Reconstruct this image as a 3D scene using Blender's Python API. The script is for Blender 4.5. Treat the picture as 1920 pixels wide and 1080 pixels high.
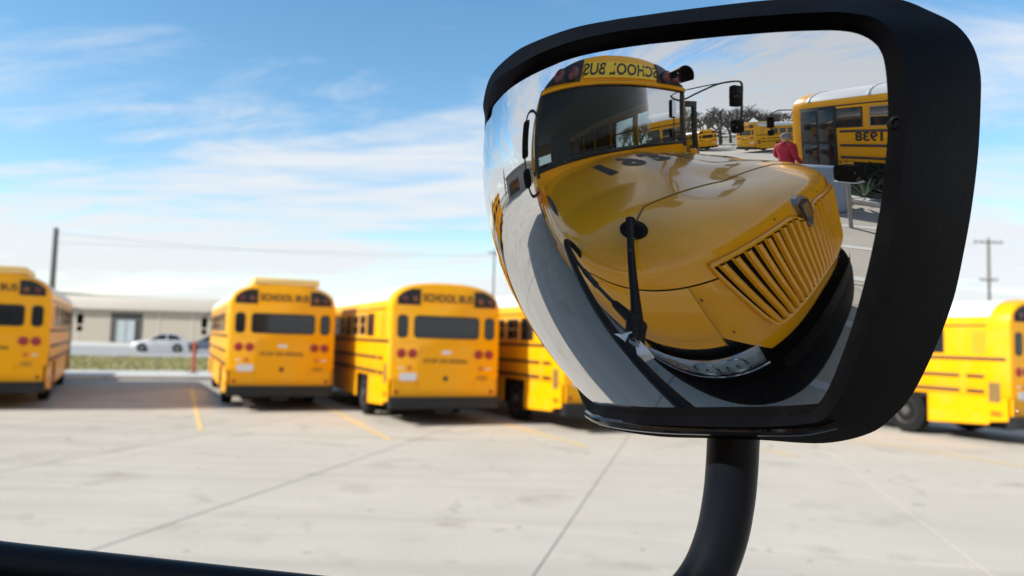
import bpy, bmesh, math, random
import numpy as np
from mathutils import Vector, Matrix
R = math.radians
random.seed(7)
for o in list(bpy.data.objects): bpy.data.objects.remove(o, do_unlink=True)
scene = bpy.context.scene
COL = scene.collection

# ------------------------------------------------------------------ camera, sky, sun, exposure
CAMH = 1.8247
cam = bpy.data.cameras.new('camera'); cam_o = bpy.data.objects.new('camera', cam); COL.objects.link(cam_o)
PITCH, ROLL = math.atan(98/1400), R(1.7)      # looking slightly up, held slightly askew
cam_o.matrix_world = Matrix.Translation((0, 0, CAMH)) @ Matrix.Rotation(PITCH, 4, 'X') @ Matrix.Rotation(-ROLL, 4, 'Y') @ Matrix.Rotation(R(90), 4, 'X')
cam.sensor_width = 36; cam.lens = 26.25; cam.clip_start = 0.02; cam.clip_end = 3000
cam.dof.use_dof = True; cam.dof.focus_distance = 0.56; cam.dof.aperture_fstop = 7.0; cam.dof.aperture_blades = 0
scene.camera = cam_o

SUN_AZ = math.atan2(-0.931, -0.365)      # direction to the sun, clockwise from +Y
SUN_EL = R(33)
w = bpy.data.worlds.new('World'); scene.world = w; w.use_nodes = True
nt = w.node_tree; nt.nodes.clear()
def N(tree, typ, **kw):
    n = tree.nodes.new(typ)
    for k, v in kw.items():
        if k.startswith('in_'):
            key = k[3:]; key = int(key) if key.isdigit() else key.replace('__', ' ')
            n.inputs[key].default_value = v
        else: setattr(n, k, v)
    return n
L = lambda t, a, b: t.links.new(a, b)
sky = N(nt, 'ShaderNodeTexSky', sky_type='NISHITA', sun_disc=False)
sky.sun_elevation = SUN_EL; sky.sun_rotation = SUN_AZ; sky.air_density = 1.0; sky.dust_density = 0.0; sky.ozone_density = 1.0
tc = N(nt, 'ShaderNodeTexCoord')
sep = N(nt, 'ShaderNodeSeparateXYZ'); L(nt, tc.outputs['Generated'], sep.inputs[0])
mz = N(nt, 'ShaderNodeMath', operation='MAXIMUM', in_1=0.0); L(nt, sep.outputs['Z'], mz.inputs[0])
az_ = N(nt, 'ShaderNodeMath', operation='ADD', in_1=0.16); L(nt, mz.outputs[0], az_.inputs[0])
dx = N(nt, 'ShaderNodeMath', operation='DIVIDE'); L(nt, sep.outputs['X'], dx.inputs[0]); L(nt, az_.outputs[0], dx.inputs[1])
dy = N(nt, 'ShaderNodeMath', operation='DIVIDE'); L(nt, sep.outputs['Y'], dy.inputs[0]); L(nt, az_.outputs[0], dy.inputs[1])
cmb = N(nt, 'ShaderNodeCombineXYZ'); L(nt, dx.outputs[0], cmb.inputs[0]); L(nt, dy.outputs[0], cmb.inputs[1])
mp = N(nt, 'ShaderNodeMapping'); mp.inputs['Rotation'].default_value = (0, 0, R(10)); mp.inputs['Scale'].default_value = (0.45, 1.3, 1)
mp.inputs['Location'].default_value = (11.2, -3.4, 0)
L(nt, cmb.outputs[0], mp.inputs[0])
n1 = N(nt, 'ShaderNodeTexNoise', in_Scale=0.75, in_Detail=8.0, in_Roughness=0.56, in_Distortion=0.9); L(nt, mp.outputs[0], n1.inputs['Vector'])
n2 = N(nt, 'ShaderNodeTexNoise', in_Scale=2.3, in_Detail=11.0, in_Roughness=0.66, in_Distortion=1.7); L(nt, mp.outputs[0], n2.inputs['Vector'])
mixn = N(nt, 'ShaderNodeMath', operation='MULTIPLY_ADD', in_1=0.55); L(nt, n2.outputs['Fac'], mixn.inputs[0]); L(nt, n1.outputs['Fac'], mixn.inputs[2])
# thicker veil of cloud towards the horizon all round
hz = N(nt, 'ShaderNodeMapRange', in_1=0.0, in_2=0.34, in_3=0.215, in_4=-0.11); L(nt, mz.outputs[0], hz.inputs[0])
ad = N(nt, 'ShaderNodeMath', operation='ADD'); L(nt, mixn.outputs[0], ad.inputs[0])
# the cirrus sheet thickens steadily from one side of the sky to the other
bank = N(nt, 'ShaderNodeMath', operation='MULTIPLY_ADD', in_1=-0.12); L(nt, sep.outputs['Y'], bank.inputs[0]); L(nt, hz.outputs[0], bank.inputs[2]); bk2 = N(nt, 'ShaderNodeMath', operation='ADD', in_1=0.125); L(nt, bank.outputs[0], bk2.inputs[0]); L(nt, bk2.outputs[0], ad.inputs[1])
cr = N(nt, 'ShaderNodeValToRGB'); L(nt, ad.outputs[0], cr.inputs[0])
cr.color_ramp.elements[0].position = 0.69; cr.color_ramp.elements[0].color = (0, 0, 0, 1)
cr.color_ramp.elements[1].position = .98; cr.color_ramp.elements[1].color = (.95, .95, .95, 1)
cr.color_ramp.interpolation = 'EASE'
mx = N(nt, 'ShaderNodeMix', data_type='RGBA'); mx.inputs[7].default_value = (5.2, 5.35, 5.55, 1)
L(nt, cr.outputs['Color'], mx.inputs[0]); hs = N(nt, 'ShaderNodeHueSaturation', in_Saturation=1.22, in_Value=1.2, in_Hue=.492); L(nt, sky.outputs[0], hs.inputs['Color']); L(nt, hs.outputs[0], mx.inputs[6])
bg = N(nt, 'ShaderNodeBackground', in_Strength=0.108); L(nt, mx.outputs[2], bg.inputs[0])
wo = N(nt, 'ShaderNodeOutputWorld'); L(nt, bg.outputs[0], wo.inputs[0])

sl = bpy.data.lights.new('sun', 'SUN'); sun = bpy.data.objects.new('sun', sl); COL.objects.link(sun)
sl.energy = 4.3; sl.angle = R(0.6); sl.color = (1, .955, .88)
sd = Vector((math.sin(SUN_AZ) * math.cos(SUN_EL), math.cos(SUN_AZ) * math.cos(SUN_EL), math.sin(SUN_EL)))
sun.rotation_euler = sd.to_track_quat('Z', 'Y').to_euler(); sun.location = sd * 60
vs = scene.view_settings
vs.view_transform = 'Standard'; vs.look = 'None'; vs.exposure = 0.62; vs.gamma = 1; vs.use_curve_mapping = False
scene.render.engine = 'CYCLES'
scene.cycles.max_bounces = 10; scene.cycles.glossy_bounces = 6; scene.cycles.transparent_max_bounces = 16; scene.cycles.transmission_bounces = 8
scene.cycles.caustics_reflective = False; scene.cycles.caustics_refractive = False

# ------------------------------------------------------------------ materials
MATS = {}
def mat(name, col, rough=.5, metal=0., coat=0., var=0., vscale=6., bump=0., bscale=40., spec=.5, dirt_glare=None, dscale=1.5, damt=.3, rand=0.):
    if name in MATS: return MATS[name]
    m = bpy.data.materials.new(name); m.use_nodes = True; t = m.node_tree
    b = t.nodes['Principled BSDF']
    b.inputs['Base Color'].default_value = (*col, 1); b.inputs['Roughness'].default_value = rough; b.inputs['Metallic'].default_value = metal
    b.inputs['Specular IOR Level'].default_value = spec
    if coat: b.inputs['Coat Weight'].default_value = coat; b.inputs['Coat Roughness'].default_value = .04
    co = N(t, 'ShaderNodeTexCoord')
    if var or dirt_glare or rand:
        nz = N(t, 'ShaderNodeTexNoise', in_Scale=vscale, in_Detail=6.0, in_Roughness=.6); L(t, co.outputs['Object'], nz.inputs['Vector'])
        lo = [max(0, c * (1 - var)) for c in col]; hi = [min(1, c * (1 + var)) for c in col]
        mxn = N(t, 'ShaderNodeMix', data_type='RGBA'); mxn.inputs[6].default_value = (*lo, 1); mxn.inputs[7].default_value = (*hi, 1)
        L(t, nz.outputs['Fac'], mxn.inputs[0]); out = mxn.outputs[2]
        if dirt_glare:
            nd = N(t, 'ShaderNodeTexNoise', in_Scale=dscale, in_Detail=9.0, in_Roughness=.68, in_Distortion=.6); L(t, co.outputs['Object'], nd.inputs['Vector'])
            rp = N(t, 'ShaderNodeMapRange', in_1=.48, in_2=.75, in_3=0., in_4=damt); L(t, nd.outputs['Fac'], rp.inputs[0])
            m2 = N(t, 'ShaderNodeMix', data_type='RGBA'); m2.inputs[7].default_value = (*dirt_glare, 1)
            L(t, rp.outputs[0], m2.inputs[0]); L(t, out, m2.inputs[6]); out = m2.outputs[2]
        if rand:
            oi = N(t, 'ShaderNodeObjectInfo'); mr = N(t, 'ShaderNodeMapRange', in_3=1 - rand, in_4=1 + rand); L(t, oi.outputs['Random'], mr.inputs[0])
            vm = N(t, 'ShaderNodeVectorMath', operation='SCALE'); L(t, out, vm.inputs[0]); L(t, mr.outputs[0], vm.inputs['Scale']); out = vm.outputs[0]
        L(t, out, b.inputs['Base Color'])
        rr = N(t, 'ShaderNodeMapRange', in_3=max(0, rough - .08), in_4=min(1, rough + .1)); L(t, nz.outputs['Fac'], rr.inputs[0]); L(t, rr.outputs[0], b.inputs['Roughness'])
    if bump:
        nb = N(t, 'ShaderNodeTexNoise', in_Scale=bscale, in_Detail=5.0); L(t, co.outputs['Object'], nb.inputs['Vector'])
        bp = N(t, 'ShaderNodeBump', in_Strength=bump, in_Distance=.004); L(t, nb.outputs['Fac'], bp.inputs['Height']); L(t, bp.outputs[0], b.inputs['Normal'])
    MATS[name] = m; return m
def glass(name, tint, op=.0, opcol=(.02, .025, .03), ior=1.5):
    m = bpy.data.materials.new(name); m.use_nodes = True; t = m.node_tree; t.nodes.clear()
    tr = N(t, 'ShaderNodeBsdfTransparent'); tr.inputs[0].default_value = (*tint, 1)
    gl = N(t, 'ShaderNodeBsdfGlossy', in_Roughness=.015)
    fr = N(t, 'ShaderNodeFresnel', in_IOR=ior)
    mixs = N(t, 'ShaderNodeMixShader'); L(t, fr.outputs[0], mixs.inputs[0]); L(t, tr.outputs[0], mixs.inputs[1]); L(t, gl.outputs[0], mixs.inputs[2])
    o = N(t, 'ShaderNodeOutputMaterial'); L(t, mixs.outputs[0], o.inputs[0]); MATS[name] = m; return m
YEL = mat('school_bus_paint', (.90, .405, .001), .36, coat=.06, spec=.2, var=.06, vscale=1.2, dirt_glare=(.74, .45, .16), dscale=.9, damt=.34, bump=.03, bscale=3)  # pale blotches: dusty fade plus sunlit washout put into the colour
YELG = mat('hood_gloss_paint', (.88, .365, .001), .24, coat=.85, spec=.25, var=.04, vscale=1.5, dirt_glare=(.45, .25, .06), dscale=2.2, damt=.14, bump=.02, bscale=5)
WHT = mat('white_roof_paint', (.78, .77, .74), .4, var=.06, vscale=1., dirt_glare=(.45, .42, .36), dscale=.8, damt=.3)
BLK = mat('black_plastic', (.006, .006, .007), .5, var=.25, vscale=14, bump=.06, bscale=160, spec=.04)
BLKG = mat('black_satin_enamel', (.0028, .003, .004), .5, var=.3, vscale=8, bump=.06, bscale=120, spec=.012, dirt_glare=(.012, .0115, .011), dscale=11., damt=.3)
BLKM = mat('black_matte_paint', (.010, .010, .011), .5, var=.3, vscale=5)
RUB = mat('tyre_rubber', (.012, .012, .012), .85, var=.3, vscale=9, dirt_glare=(.03, .028, .025), damt=.3, spec=.15)
STEEL = mat('bumper_steel', (.014, .015, .018), .4, var=.3, vscale=4, dirt_glare=(.07, .065, .06), damt=.3, spec=.3)
UND = mat('underbody_black', (.012, .012, .012), .8)
CHR = mat('chrome', (.75, .75, .76), .12, metal=1.)
CLAMP = mat('clamp_cast_grey', (.80, .81, .83), .45, var=.25, vscale=30, dirt_glare=(.12, .12, .12), dscale=20, damt=.5, bump=.2, bscale=90)
DGL = mat('dark_window_glass', (.016, .022, .028), .06, spec=.6)
RIMW = mat('wheel_rim', (.07, .065, .06), .5, var=.2)
RED = mat('red_lamp', (.34, .008, .010), .22, coat=.3)
AMBD = mat('dark_amber_lamp', (.20, .045, .008), .25, coat=.3)
REDD = mat('dark_red_lamp', (.13, .008, .014), .25, coat=.3)
AMB = mat('amber_lamp', (.62, .17, .012), .2, coat=.5)
SIGNY = mat('sign_yellow', (.86, .56, .01), .35)
PLATE = mat('plate_white', (.75, .75, .78), .4, var=.12, vscale=30)
GRYM = mat('grey_metal', (.3, .3, .3), .45, metal=.6, var=.2)
GL_C = glass('clear_glass', (.86, .91, .91), ior=1.22)
GL_T = glass('tinted_windshield', (.48, .58, .60), ior=1.33)
ARMB = mat('arm_enamel', (.005, .007, .011), .38, var=.2, vscale=8, bump=.03, bscale=90, spec=.12)
FLNG = mat('gloss_flange', (.006, .006, .007), .07, spec=.5)
INT = mat('interior_grey', (.10, .11, .115), .7, var=.1)
SEAT = mat('seat_vinyl', (.012, .03, .035), .5)

# ------------------------------------------------------------------ mesh helpers
class MB:
    def __init__(s): s.v = []; s.f = []
    def add(s, v, f):
        o = len(s.v); s.v += [tuple(map(float, p)) for p in v]; s.f += [tuple(i + o for i in q) for q in f]; return s
    def box(s, x0, x1, y0, y1, z0, z1, ch=0.):
        if ch <= 0:
            return s.add([(x0,y0,z0),(x1,y0,z0),(x1,y1,z0),(x0,y1,z0),(x0,y0,z1),(x1,y0,z1),(x1,y1,z1),(x0,y1,z1)],
                  [(0,3,2,1),(4,5,6,7),(0,1,5,4),(1,2,6,5),(2,3,7,6),(3,0,4,7)])
        b = bmesh.new(); bmesh.ops.create_cube(b, size=1)
        for v in b.verts: v.co = Vector(((x0+x1)/2 + v.co.x*(x1-x0), (y0+y1)/2 + v.co.y*(y1-y0), (z0+z1)/2 + v.co.z*(z1-z0)))
        bmesh.ops.bevel(b, geom=list(b.edges), offset=ch, segments=2, affect='EDGES', profile=.5)
        b.verts.index_update(); s.add([v.co for v in b.verts], [tuple(v.index for v in f.verts) for f in b.faces]); b.free(); return s
    def tube(s, pts, rad, n=12, cap=True):
        pts = [Vector(p) for p in pts]; k = len(pts); rad = rad if hasattr(rad, '__len__') else [rad] * k
        t0 = (pts[1] - pts[0]).normalized(); u = t0.orthogonal().normalized(); vv = []; ff = []
        for i, p in enumerate(pts):
            t = (pts[min(i+1, k-1)] - pts[max(i-1, 0)]).normalized()
            u = (u - t * u.dot(t)).normalized(); b = t.cross(u)
            for j in range(n):
                a = 2*math.pi*j/n; vv.append(p + (u*math.cos(a) + b*math.sin(a)) * rad[i])
        for i in range(k-1):
            for j in range(n): ff.append((i*n+j, i*n+(j+1)%n, (i+1)*n+(j+1)%n, (i+1)*n+j))
        if cap: ff.append(tuple(range(n))[::-1]); ff.append(tuple((k-1)*n+j for j in range(n)))
        return s.add(vv, ff)
    def cyl(s, p, q, r, n=20, r2=None): return s.tube([p, q], [r, r if r2 is None else r2], n)
    def grid(s, rows):
        k = len(rows); n = len(rows[0]); vv = [p for r in rows for p in r]
        return s.add(vv, [(i*n+j, i*n+j+1, (i+1)*n+j+1, (i+1)*n+j) for i in range(k-1) for j in range(n-1)])
    def lathe(s, c, axis, prof, n=20):
        """prof: list of (along axis, radius)"""
        c = Vector(c); a = Vector(axis).normalized(); u = a.orthogonal().normalized(); b = a.cross(u); vv = []; ff = []
        for (h, r) in prof:
            for j in range(n):
                t = 2*math.pi*j/n; vv.append(c + a*h + (u*math.cos(t) + b*math.sin(t))*r)
        for i in range(len(prof)-1):
            for j in range(n): ff.append((i*n+j, i*n+(j+1)%n, (i+1)*n+(j+1)%n, (i+1)*n+j))
        ff.append(tuple(range(n))[::-1]); ff.append(tuple((len(prof)-1)*n+j for j in range(n)))
        return s.add(vv, ff)
    def prism(s, poly, fn, d0, d1):
        """poly 2-D points, fn(a,b,d)->xyz"""
        n = len(poly); vv = [fn(a, b, d0) for a, b in poly] + [fn(a, b, d1) for a, b in poly]
        return s.add(vv, [tuple(range(n))[::-1], tuple(range(n, 2*n))] + [(i, (i+1) % n, n+(i+1) % n, n+i) for i in range(n)])
    def mesh(s, name, m, smooth=35):
        me = bpy.data.meshes.new(name); me.from_pydata(s.v, [], s.f); me.update()
        b = bmesh.new(); b.from_mesh(me); bmesh.ops.recalc_face_normals(b, faces=b.faces); b.to_mesh(me); b.free()
        me.materials.append(m)
        if smooth:
            me.polygons.foreach_set('use_smooth', [True]*len(me.polygons)); me.set_sharp_from_angle(angle=R(smooth))
        return me
    def build(s, name, m, parent=None, smooth=35):
        o = bpy.data.objects.new(name, s.mesh(name, m, smooth)); COL.objects.link(o); o.parent = parent; return o
def tag(o, label=None, cat=None, group=None, kind=None):
    for k, v in (('label', label), ('category', cat), ('group', group), ('kind', kind)):
        if v: o[k] = v
    return o
def empty(name, loc=(0, 0, 0), rz=0):
    o = bpy.data.objects.new(name, None); COL.objects.link(o); o.location = loc; o.rotation_euler = (0, 0, rz); o.empty_display_size = .3; return o
KIDS = {}
def copy_tree(o, parent=None):
    c = o.copy(); COL.objects.link(c); c.parent = parent
    for ch in [k for k in o.children]: copy_tree(ch, c)
    return c
def link_mesh(name, me, parent=None, loc=(0,0,0)):
    o = bpy.data.objects.new(name, me); COL.objects.link(o); o.parent = parent; o.location = loc; return o
def text_obj(name, body, size, M, m, parent, bold=.012, depth=.002, xs=1.0):
    cu = bpy.data.curves.new('t', 'FONT'); cu.body = body; cu.size = size; cu.align_x = 'CENTER'; cu.align_y = 'CENTER'; cu.extrude = depth; cu.offset = bold*size
    cu.resolution_u = 3
    to = bpy.data.objects.new('t', cu); COL.objects.link(to); dg = bpy.context.evaluated_depsgraph_get(); dg.update()
    me = bpy.data.meshes.new_from_object(to.evaluated_get(dg)); bpy.data.objects.remove(to); bpy.data.curves.remove(cu)
    me.transform(M @ Matrix.Diagonal((xs, 1, 1, 1))); me.materials.clear(); me.materials.append(m)
    o = bpy.data.objects.new(name, me); COL.objects.link(o); o.parent = parent; return o
def M_at(loc, rx=0, rz=0): return Matrix.Translation(loc) @ Matrix.Rotation(rz, 4, 'Z') @ Matrix.Rotation(rx, 4, 'X')
def catmull(P, n, closed=True):
    P = np.array(P, float); k = len(P); out = []
    segs = k if closed else k-1
    for i in range(segs):
        g = (lambda j: P[j % k]) if closed else (lambda j: P[min(max(j, 0), k-1)])
        p0, p1, p2, p3 = g(i-1), g(i), g(i+1), g(i+2)
        for a in range(n):
            t = a/n; out.append(.5*((2*p1) + (-p0+p2)*t + (2*p0-5*p1+4*p2-p3)*t*t + (-p0+3*p1-3*p2+p3)*t**3))
    if not closed: out.append(P[-1])
    return np.array(out)
# lot axes: AX = the way the parked row points, RX = to its right
AL = R(23.955); AX = Vector((-math.sin(AL), math.cos(AL), 0)); RX = Vector((math.cos(AL), math.sin(AL), 0))
def lot(lat, D, z=0): return AX*D + RX*lat + Vector((0, 0, z))

# mirror surface (ellipsoid frame) and rim sections, metres
ELC=(0.5780,0.6574,1.9573)
ELA=(0.60957,0.27613,0.38006)
ELR=[[0.99659, 0.04436, 0.06954], [-0.0273, 0.97296, -0.22934], [-0.07783, 0.22666, 0.97086]]
QT=[(-0.9932,-0.1049,0.0500),(-0.9884,-0.1314,0.0756),(-0.9765,-0.1924,0.0970),(-0.9488,-0.2885,0.1288),(-0.9185,-0.3650,0.1523),(-0.8836,-0.4358,0.1710),(-0.8389,-0.5118,0.1852),(-0.8050,-0.5609,0.1932),(-0.7698,-0.6063,0.1995),(-0.7183,-0.6637,0.2090),(-0.6812,-0.6998,0.2150),(-0.6476,-0.7300,0.2186),(-0.6217,-0.7519,0.2196),(-0.6028,-0.7687,0.2136),(-0.5883,-0.7842,0.1974)]
QR=[(-0.5883,-0.7842,0.1974),(-0.5809,-0.7954,0.1727),(-0.5753,-0.8080,0.1273),(-0.5711,-0.8172,0.0778),(-0.5679,-0.8228,0.0198),(-0.5654,-0.8235,-0.0476),(-0.5645,-0.8171,-0.1169),(-0.5642,-0.8026,-0.1936),(-0.5649,-0.7814,-0.2651),(-0.5664,-0.7523,-0.3365),(-0.5686,-0.7252,-0.3883),(-0.5740,-0.7006,-0.4239)]
QB=[(-0.5740,-0.7006,-0.4239),(-0.5897,-0.6728,-0.4468),(-0.6243,-0.6254,-0.4681),(-0.6714,-0.5524,-0.4940),(-0.7153,-0.4651,-0.5216),(-0.7558,-0.3549,-0.5503),(-0.7827,-0.2391,-0.5747),(-0.7955,-0.1024,-0.5972)]
QL=[(-0.7955,-0.1024,-0.5972),(-0.8145,0.0488,-0.5782),(-0.8230,0.1787,-0.5392),(-0.8225,0.2885,-0.4902),(-0.8543,0.2987,-0.4255),(-0.8859,0.3084,-0.3466),(-0.9141,0.3167,-0.2533),(-0.9333,0.3218,-0.1592),(-0.9725,0.2232,-0.0661),(-0.9948,0.1023,-0.0014),(-0.9932,-0.1049,0.0500)]
RIM_IN=[(-0.0253,0.6414,2.0162),(-0.0221,0.6319,2.0238),(-0.0150,0.6135,2.0273),(0.0015,0.5844,2.0317),(0.0196,0.5613,2.0342),(0.0404,0.5401,2.0350),(0.0670,0.5177,2.0334),(0.0872,0.5032,2.0316),(0.1082,0.4899,2.0294),(0.1391,0.4728,2.0269),(0.1613,0.4619,2.0251),(0.1814,0.4530,2.0230),(0.1969,0.4466,2.0207),(0.2080,0.4423,2.0165),(0.2162,0.4393,2.0089),(0.2199,0.4383,1.9988),(0.2220,0.4388,1.9809),(0.2231,0.4405,1.9619),(0.2234,0.4440,1.9400),(0.2232,0.4497,1.9150),(0.2220,0.4574,1.8898),(0.2203,0.4680,1.8624),(0.2183,0.4799,1.8373),(0.2158,0.4940,1.8129),(0.2134,0.5058,1.7956),(0.2095,0.5156,1.7842),(0.1997,0.5254,1.7783),(0.1787,0.5405,1.7750),(0.1503,0.5632,1.7723),(0.1240,0.5898,1.7696),(0.1000,0.6226,1.7678),(0.0844,0.6562,1.7674),(0.0777,0.6951,1.7682),(0.0685,0.7344,1.7856),(0.0660,0.7661,1.8085),(0.0689,0.7913,1.8335),(0.0514,0.7889,1.8595),(0.0345,0.7852,1.8907),(0.0199,0.7798,1.9270),(0.0107,0.7732,1.9629),(-0.0118,0.7393,1.9930),(-0.0251,0.7015,2.0103)]
RIM_LIP=[(-0.0277,0.6514,2.0206),(-0.0257,0.6359,2.0335),(-0.0186,0.6115,2.0416),(-0.0002,0.5744,2.0410),(0.0157,0.5513,2.0419),(0.0393,0.5301,2.0434),(0.0655,0.5077,2.0416),(0.0853,0.4932,2.0390),(0.1058,0.4799,2.0368),(0.1360,0.4628,2.0338),(0.1577,0.4519,2.0317),(0.1807,0.4430,2.0301),(0.1973,0.4366,2.0274),(0.2113,0.4323,2.0226),(0.2199,0.4293,2.0131),(0.2249,0.4283,1.9983),(0.2276,0.4288,1.9777),(0.2284,0.4305,1.9591),(0.2288,0.4340,1.9377),(0.2284,0.4397,1.9133),(0.2271,0.4474,1.8886),(0.2258,0.4580,1.8618),(0.2234,0.4699,1.8357),(0.2208,0.4840,1.8099),(0.2166,0.4958,1.7911),(0.2109,0.5056,1.7777),(0.1967,0.5154,1.7727),(0.1754,0.5305,1.7689),(0.1477,0.5532,1.7658),(0.1220,0.5798,1.7628),(0.0985,0.6126,1.7606),(0.0807,0.6512,1.7595),(0.0742,0.6951,1.7601),(0.0671,0.7350,1.7843),(0.0646,0.7670,1.8074),(0.0676,0.7926,1.8326),(0.0501,0.7902,1.8588),(0.0330,0.7865,1.8902),(0.0184,0.7811,1.9267),(0.0092,0.7745,1.9629),(-0.0136,0.7402,1.9931),(-0.0270,0.7020,2.0106)]
RIM_OUT=[(-0.0291,0.6614,2.0236),(-0.0305,0.6519,2.0352),(-0.0236,0.6355,2.0543),(-0.0049,0.6064,2.0629),(0.0134,0.5833,2.0645),(0.0415,0.5621,2.0672),(0.0694,0.5397,2.0646),(0.0906,0.5252,2.0624),(0.1127,0.5119,2.0606),(0.1453,0.4948,2.0584),(0.1760,0.4839,2.0576),(0.2148,0.4830,2.0601),(0.2522,0.4866,2.0615),(0.2794,0.4923,2.0557),(0.2979,0.4943,2.0474),(0.3089,0.4947,2.0334),(0.3146,0.4966,2.0165),(0.3167,0.4998,1.9972),(0.3174,0.5047,1.9614),(0.3169,0.5118,1.9256),(0.3165,0.5210,1.8950),(0.3162,0.5330,1.8638),(0.3079,0.5399,1.8311),(0.2955,0.5473,1.7970),(0.2844,0.5525,1.7792),(0.2671,0.5556,1.7644),(0.2328,0.5554,1.7560),(0.1874,0.5605,1.7563),(0.1558,0.5832,1.7537),(0.1241,0.6098,1.7506),(0.0967,0.6426,1.7501),(0.0801,0.6762,1.7517),(0.0755,0.7111,1.7556),(0.0657,0.7355,1.7830),(0.0632,0.7680,1.8063),(0.0663,0.7938,1.8318),(0.0487,0.7915,1.8581),(0.0316,0.7878,1.8897),(0.0169,0.7824,1.9264),(0.0077,0.7758,1.9629),(-0.0153,0.7412,1.9933),(-0.0289,0.7025,2.0108)]

# ------------------------------------------------------------------ the setting: ground, lot, verge, road
def concrete_mat(name, base, rand):
    m = bpy.data.materials.new(name); m.use_nodes = True; t = m.node_tree; b = t.nodes['Principled BSDF']; b.inputs['Roughness'].default_value = .85
    b.inputs['Specular IOR Level'].default_value = .3
    geo = N(t, 'ShaderNodeNewGeometry')
    def noise(sc, det=8., dist=0.):
        n = N(t, 'ShaderNodeTexNoise', in_Scale=sc, in_Detail=det, in_Roughness=.62, in_Distortion=dist); L(t, geo.outputs['Position'], n.inputs['Vector']); return n.outputs['Fac']
    a = N(t, 'ShaderNodeMix', data_type='RGBA'); a.inputs[6].default_value = (*[c*.84 for c in base], 1); a.inputs[7].default_value = (*[min(1, c*1.15) for c in base], 1)
    L(t, noise(.45, 9., .5), a.inputs[0])
    # oil and tyre stains
    r1 = N(t, 'ShaderNodeMapRange', in_1=.56, in_2=.76, in_3=0., in_4=.75); L(t, noise(.9, 6., .3), r1.inputs[0])
    s1 = N(t, 'ShaderNodeMix', data_type='RGBA'); s1.inputs[7].default_value = (base[0]*.55, base[1]*.53, base[2]*.5, 1); L(t, r1.outputs[0], s1.inputs[0]); L(t, a.outputs[2], s1.inputs[6])
    r2 = N(t, 'ShaderNodeMapRange', in_1=.68, in_2=.74, in_3=0., in_4=.7); L(t, noise(2.1, 2., 1.), r2.inputs[0])
    s2 = N(t, 'ShaderNodeMix', data_type='RGBA'); s2.inputs[7].default_value = (base[0]*.42, base[1]*.41, base[2]*.4, 1); L(t, r2.outputs[0], s2.inputs[0]); L(t, s1.outputs[2], s2.inputs[6])
    g = N(t, 'ShaderNodeMix', data_type='RGBA', blend_type='MULTIPLY', in_0=.35); L(t, s2.outputs[2], g.inputs[6])
    gr = N(t, 'ShaderNodeMapRange', in_1=.3, in_2=.7, in_3=.7, in_4=1.3); L(t, noise(38., 3.), gr.inputs[0]); L(t, gr.outputs[0], g.inputs[7])
    # hairline cracks and sweeping tyre marks
    vo = N(t, 'ShaderNodeTexVoronoi', feature='DISTANCE_TO_EDGE', in_Scale=.32); wn = N(t, 'ShaderNodeTexNoise', in_Scale=1.3, in_Detail=5.0); L(t, geo.outputs['Position'], wn.inputs['Vector'])
    wv = N(t, 'ShaderNodeVectorMath', operation='MULTIPLY_ADD'); wv.inputs[1].default_value = (.9, .9, 0); L(t, wn.outputs['Color'], wv.inputs[0]); L(t, geo.outputs['Position'], wv.inputs[2]); L(t, wv.outputs[0], vo.inputs['Vector'])
    ck = N(t, 'ShaderNodeMapRange', in_1=.0, in_2=.006, in_3=.55, in_4=0.); L(t, vo.outputs['Distance'], ck.inputs[0])
    cm = N(t, 'ShaderNodeMath', operation='MULTIPLY'); cmr = N(t, 'ShaderNodeMapRange', in_1=.5, in_2=.62, in_3=0., in_4=1.); L(t, noise(.22, 2.), cmr.inputs[0]); L(t, ck.outputs[0], cm.inputs[0]); L(t, cmr.outputs[0], cm.inputs[1])
    s3 = N(t, 'ShaderNodeMix', data_type='RGBA'); s3.inputs[7].default_value = (base[0]*.45, base[1]*.43, base[2]*.4, 1); L(t, cm.outputs[0], s3.inputs[0]); L(t, g.outputs[2], s3.inputs[6])
    mpp = N(t, 'ShaderNodeMapping'); mpp.inputs['Rotation'].default_value = (0, 0, R(62)); mpp.inputs['Scale'].default_value = (.10, 1.6, 1); L(t, geo.outputs['Position'], mpp.inputs[0])
    tn = N(t, 'ShaderNodeTexNoise', in_Scale=1.0, in_Detail=6.0, in_Roughness=.6, in_Distortion=.7); L(t, mpp.outputs[0], tn.inputs['Vector'])
    tr_ = N(t, 'ShaderNodeMapRange', in_1=.50, in_2=.72, in_3=0., in_4=.38); L(t, tn.outputs['Fac'], tr_.inputs[0])
    s4 = N(t, 'ShaderNodeMix', data_type='RGBA'); s4.inputs[7].default_value = (base[0]*.62, base[1]*.61, base[2]*.6, 1); L(t, tr_.outputs[0], s4.inputs[0]); L(t, s3.outputs[2], s4.inputs[6])
    out = s4.outputs[2]
    if rand:
        oi = N(t, 'ShaderNodeObjectInfo'); mr = N(t, 'ShaderNodeMapRange', in_3=1-rand, in_4=1+rand); L(t, oi.outputs['Random'], mr.inputs[0])
        vm = N(t, 'ShaderNodeVectorMath', operation='SCALE'); L(t, out, vm.inputs[0]); L(t, mr.outputs[0], vm.inputs['Scale']); out = vm.outputs[0]
    L(t, out, b.inputs['Base Color'])
    bp = N(t, 'ShaderNodeBump', in_Strength=.25, in_Distance=.006); L(t, noise(60., 4.), bp.inputs['Height']); L(t, bp.outputs[0], b.inputs['Normal'])
    MATS[name] = m; return m
CON = concrete_mat('lot_concrete', (.475, .434, .368), .03)
KERBM = concrete_mat('kerb_concrete', (.55, .53, .49), 0)
ROADM = concrete_mat('road_asphalt', (.34, .33, .315), 0)
JOINT = mat('joint_filler', (.36, .33, .285), .9)
GROUNDM = mat('earth', (.24, .22, .15), .95, var=.3, vscale=.2)
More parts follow.
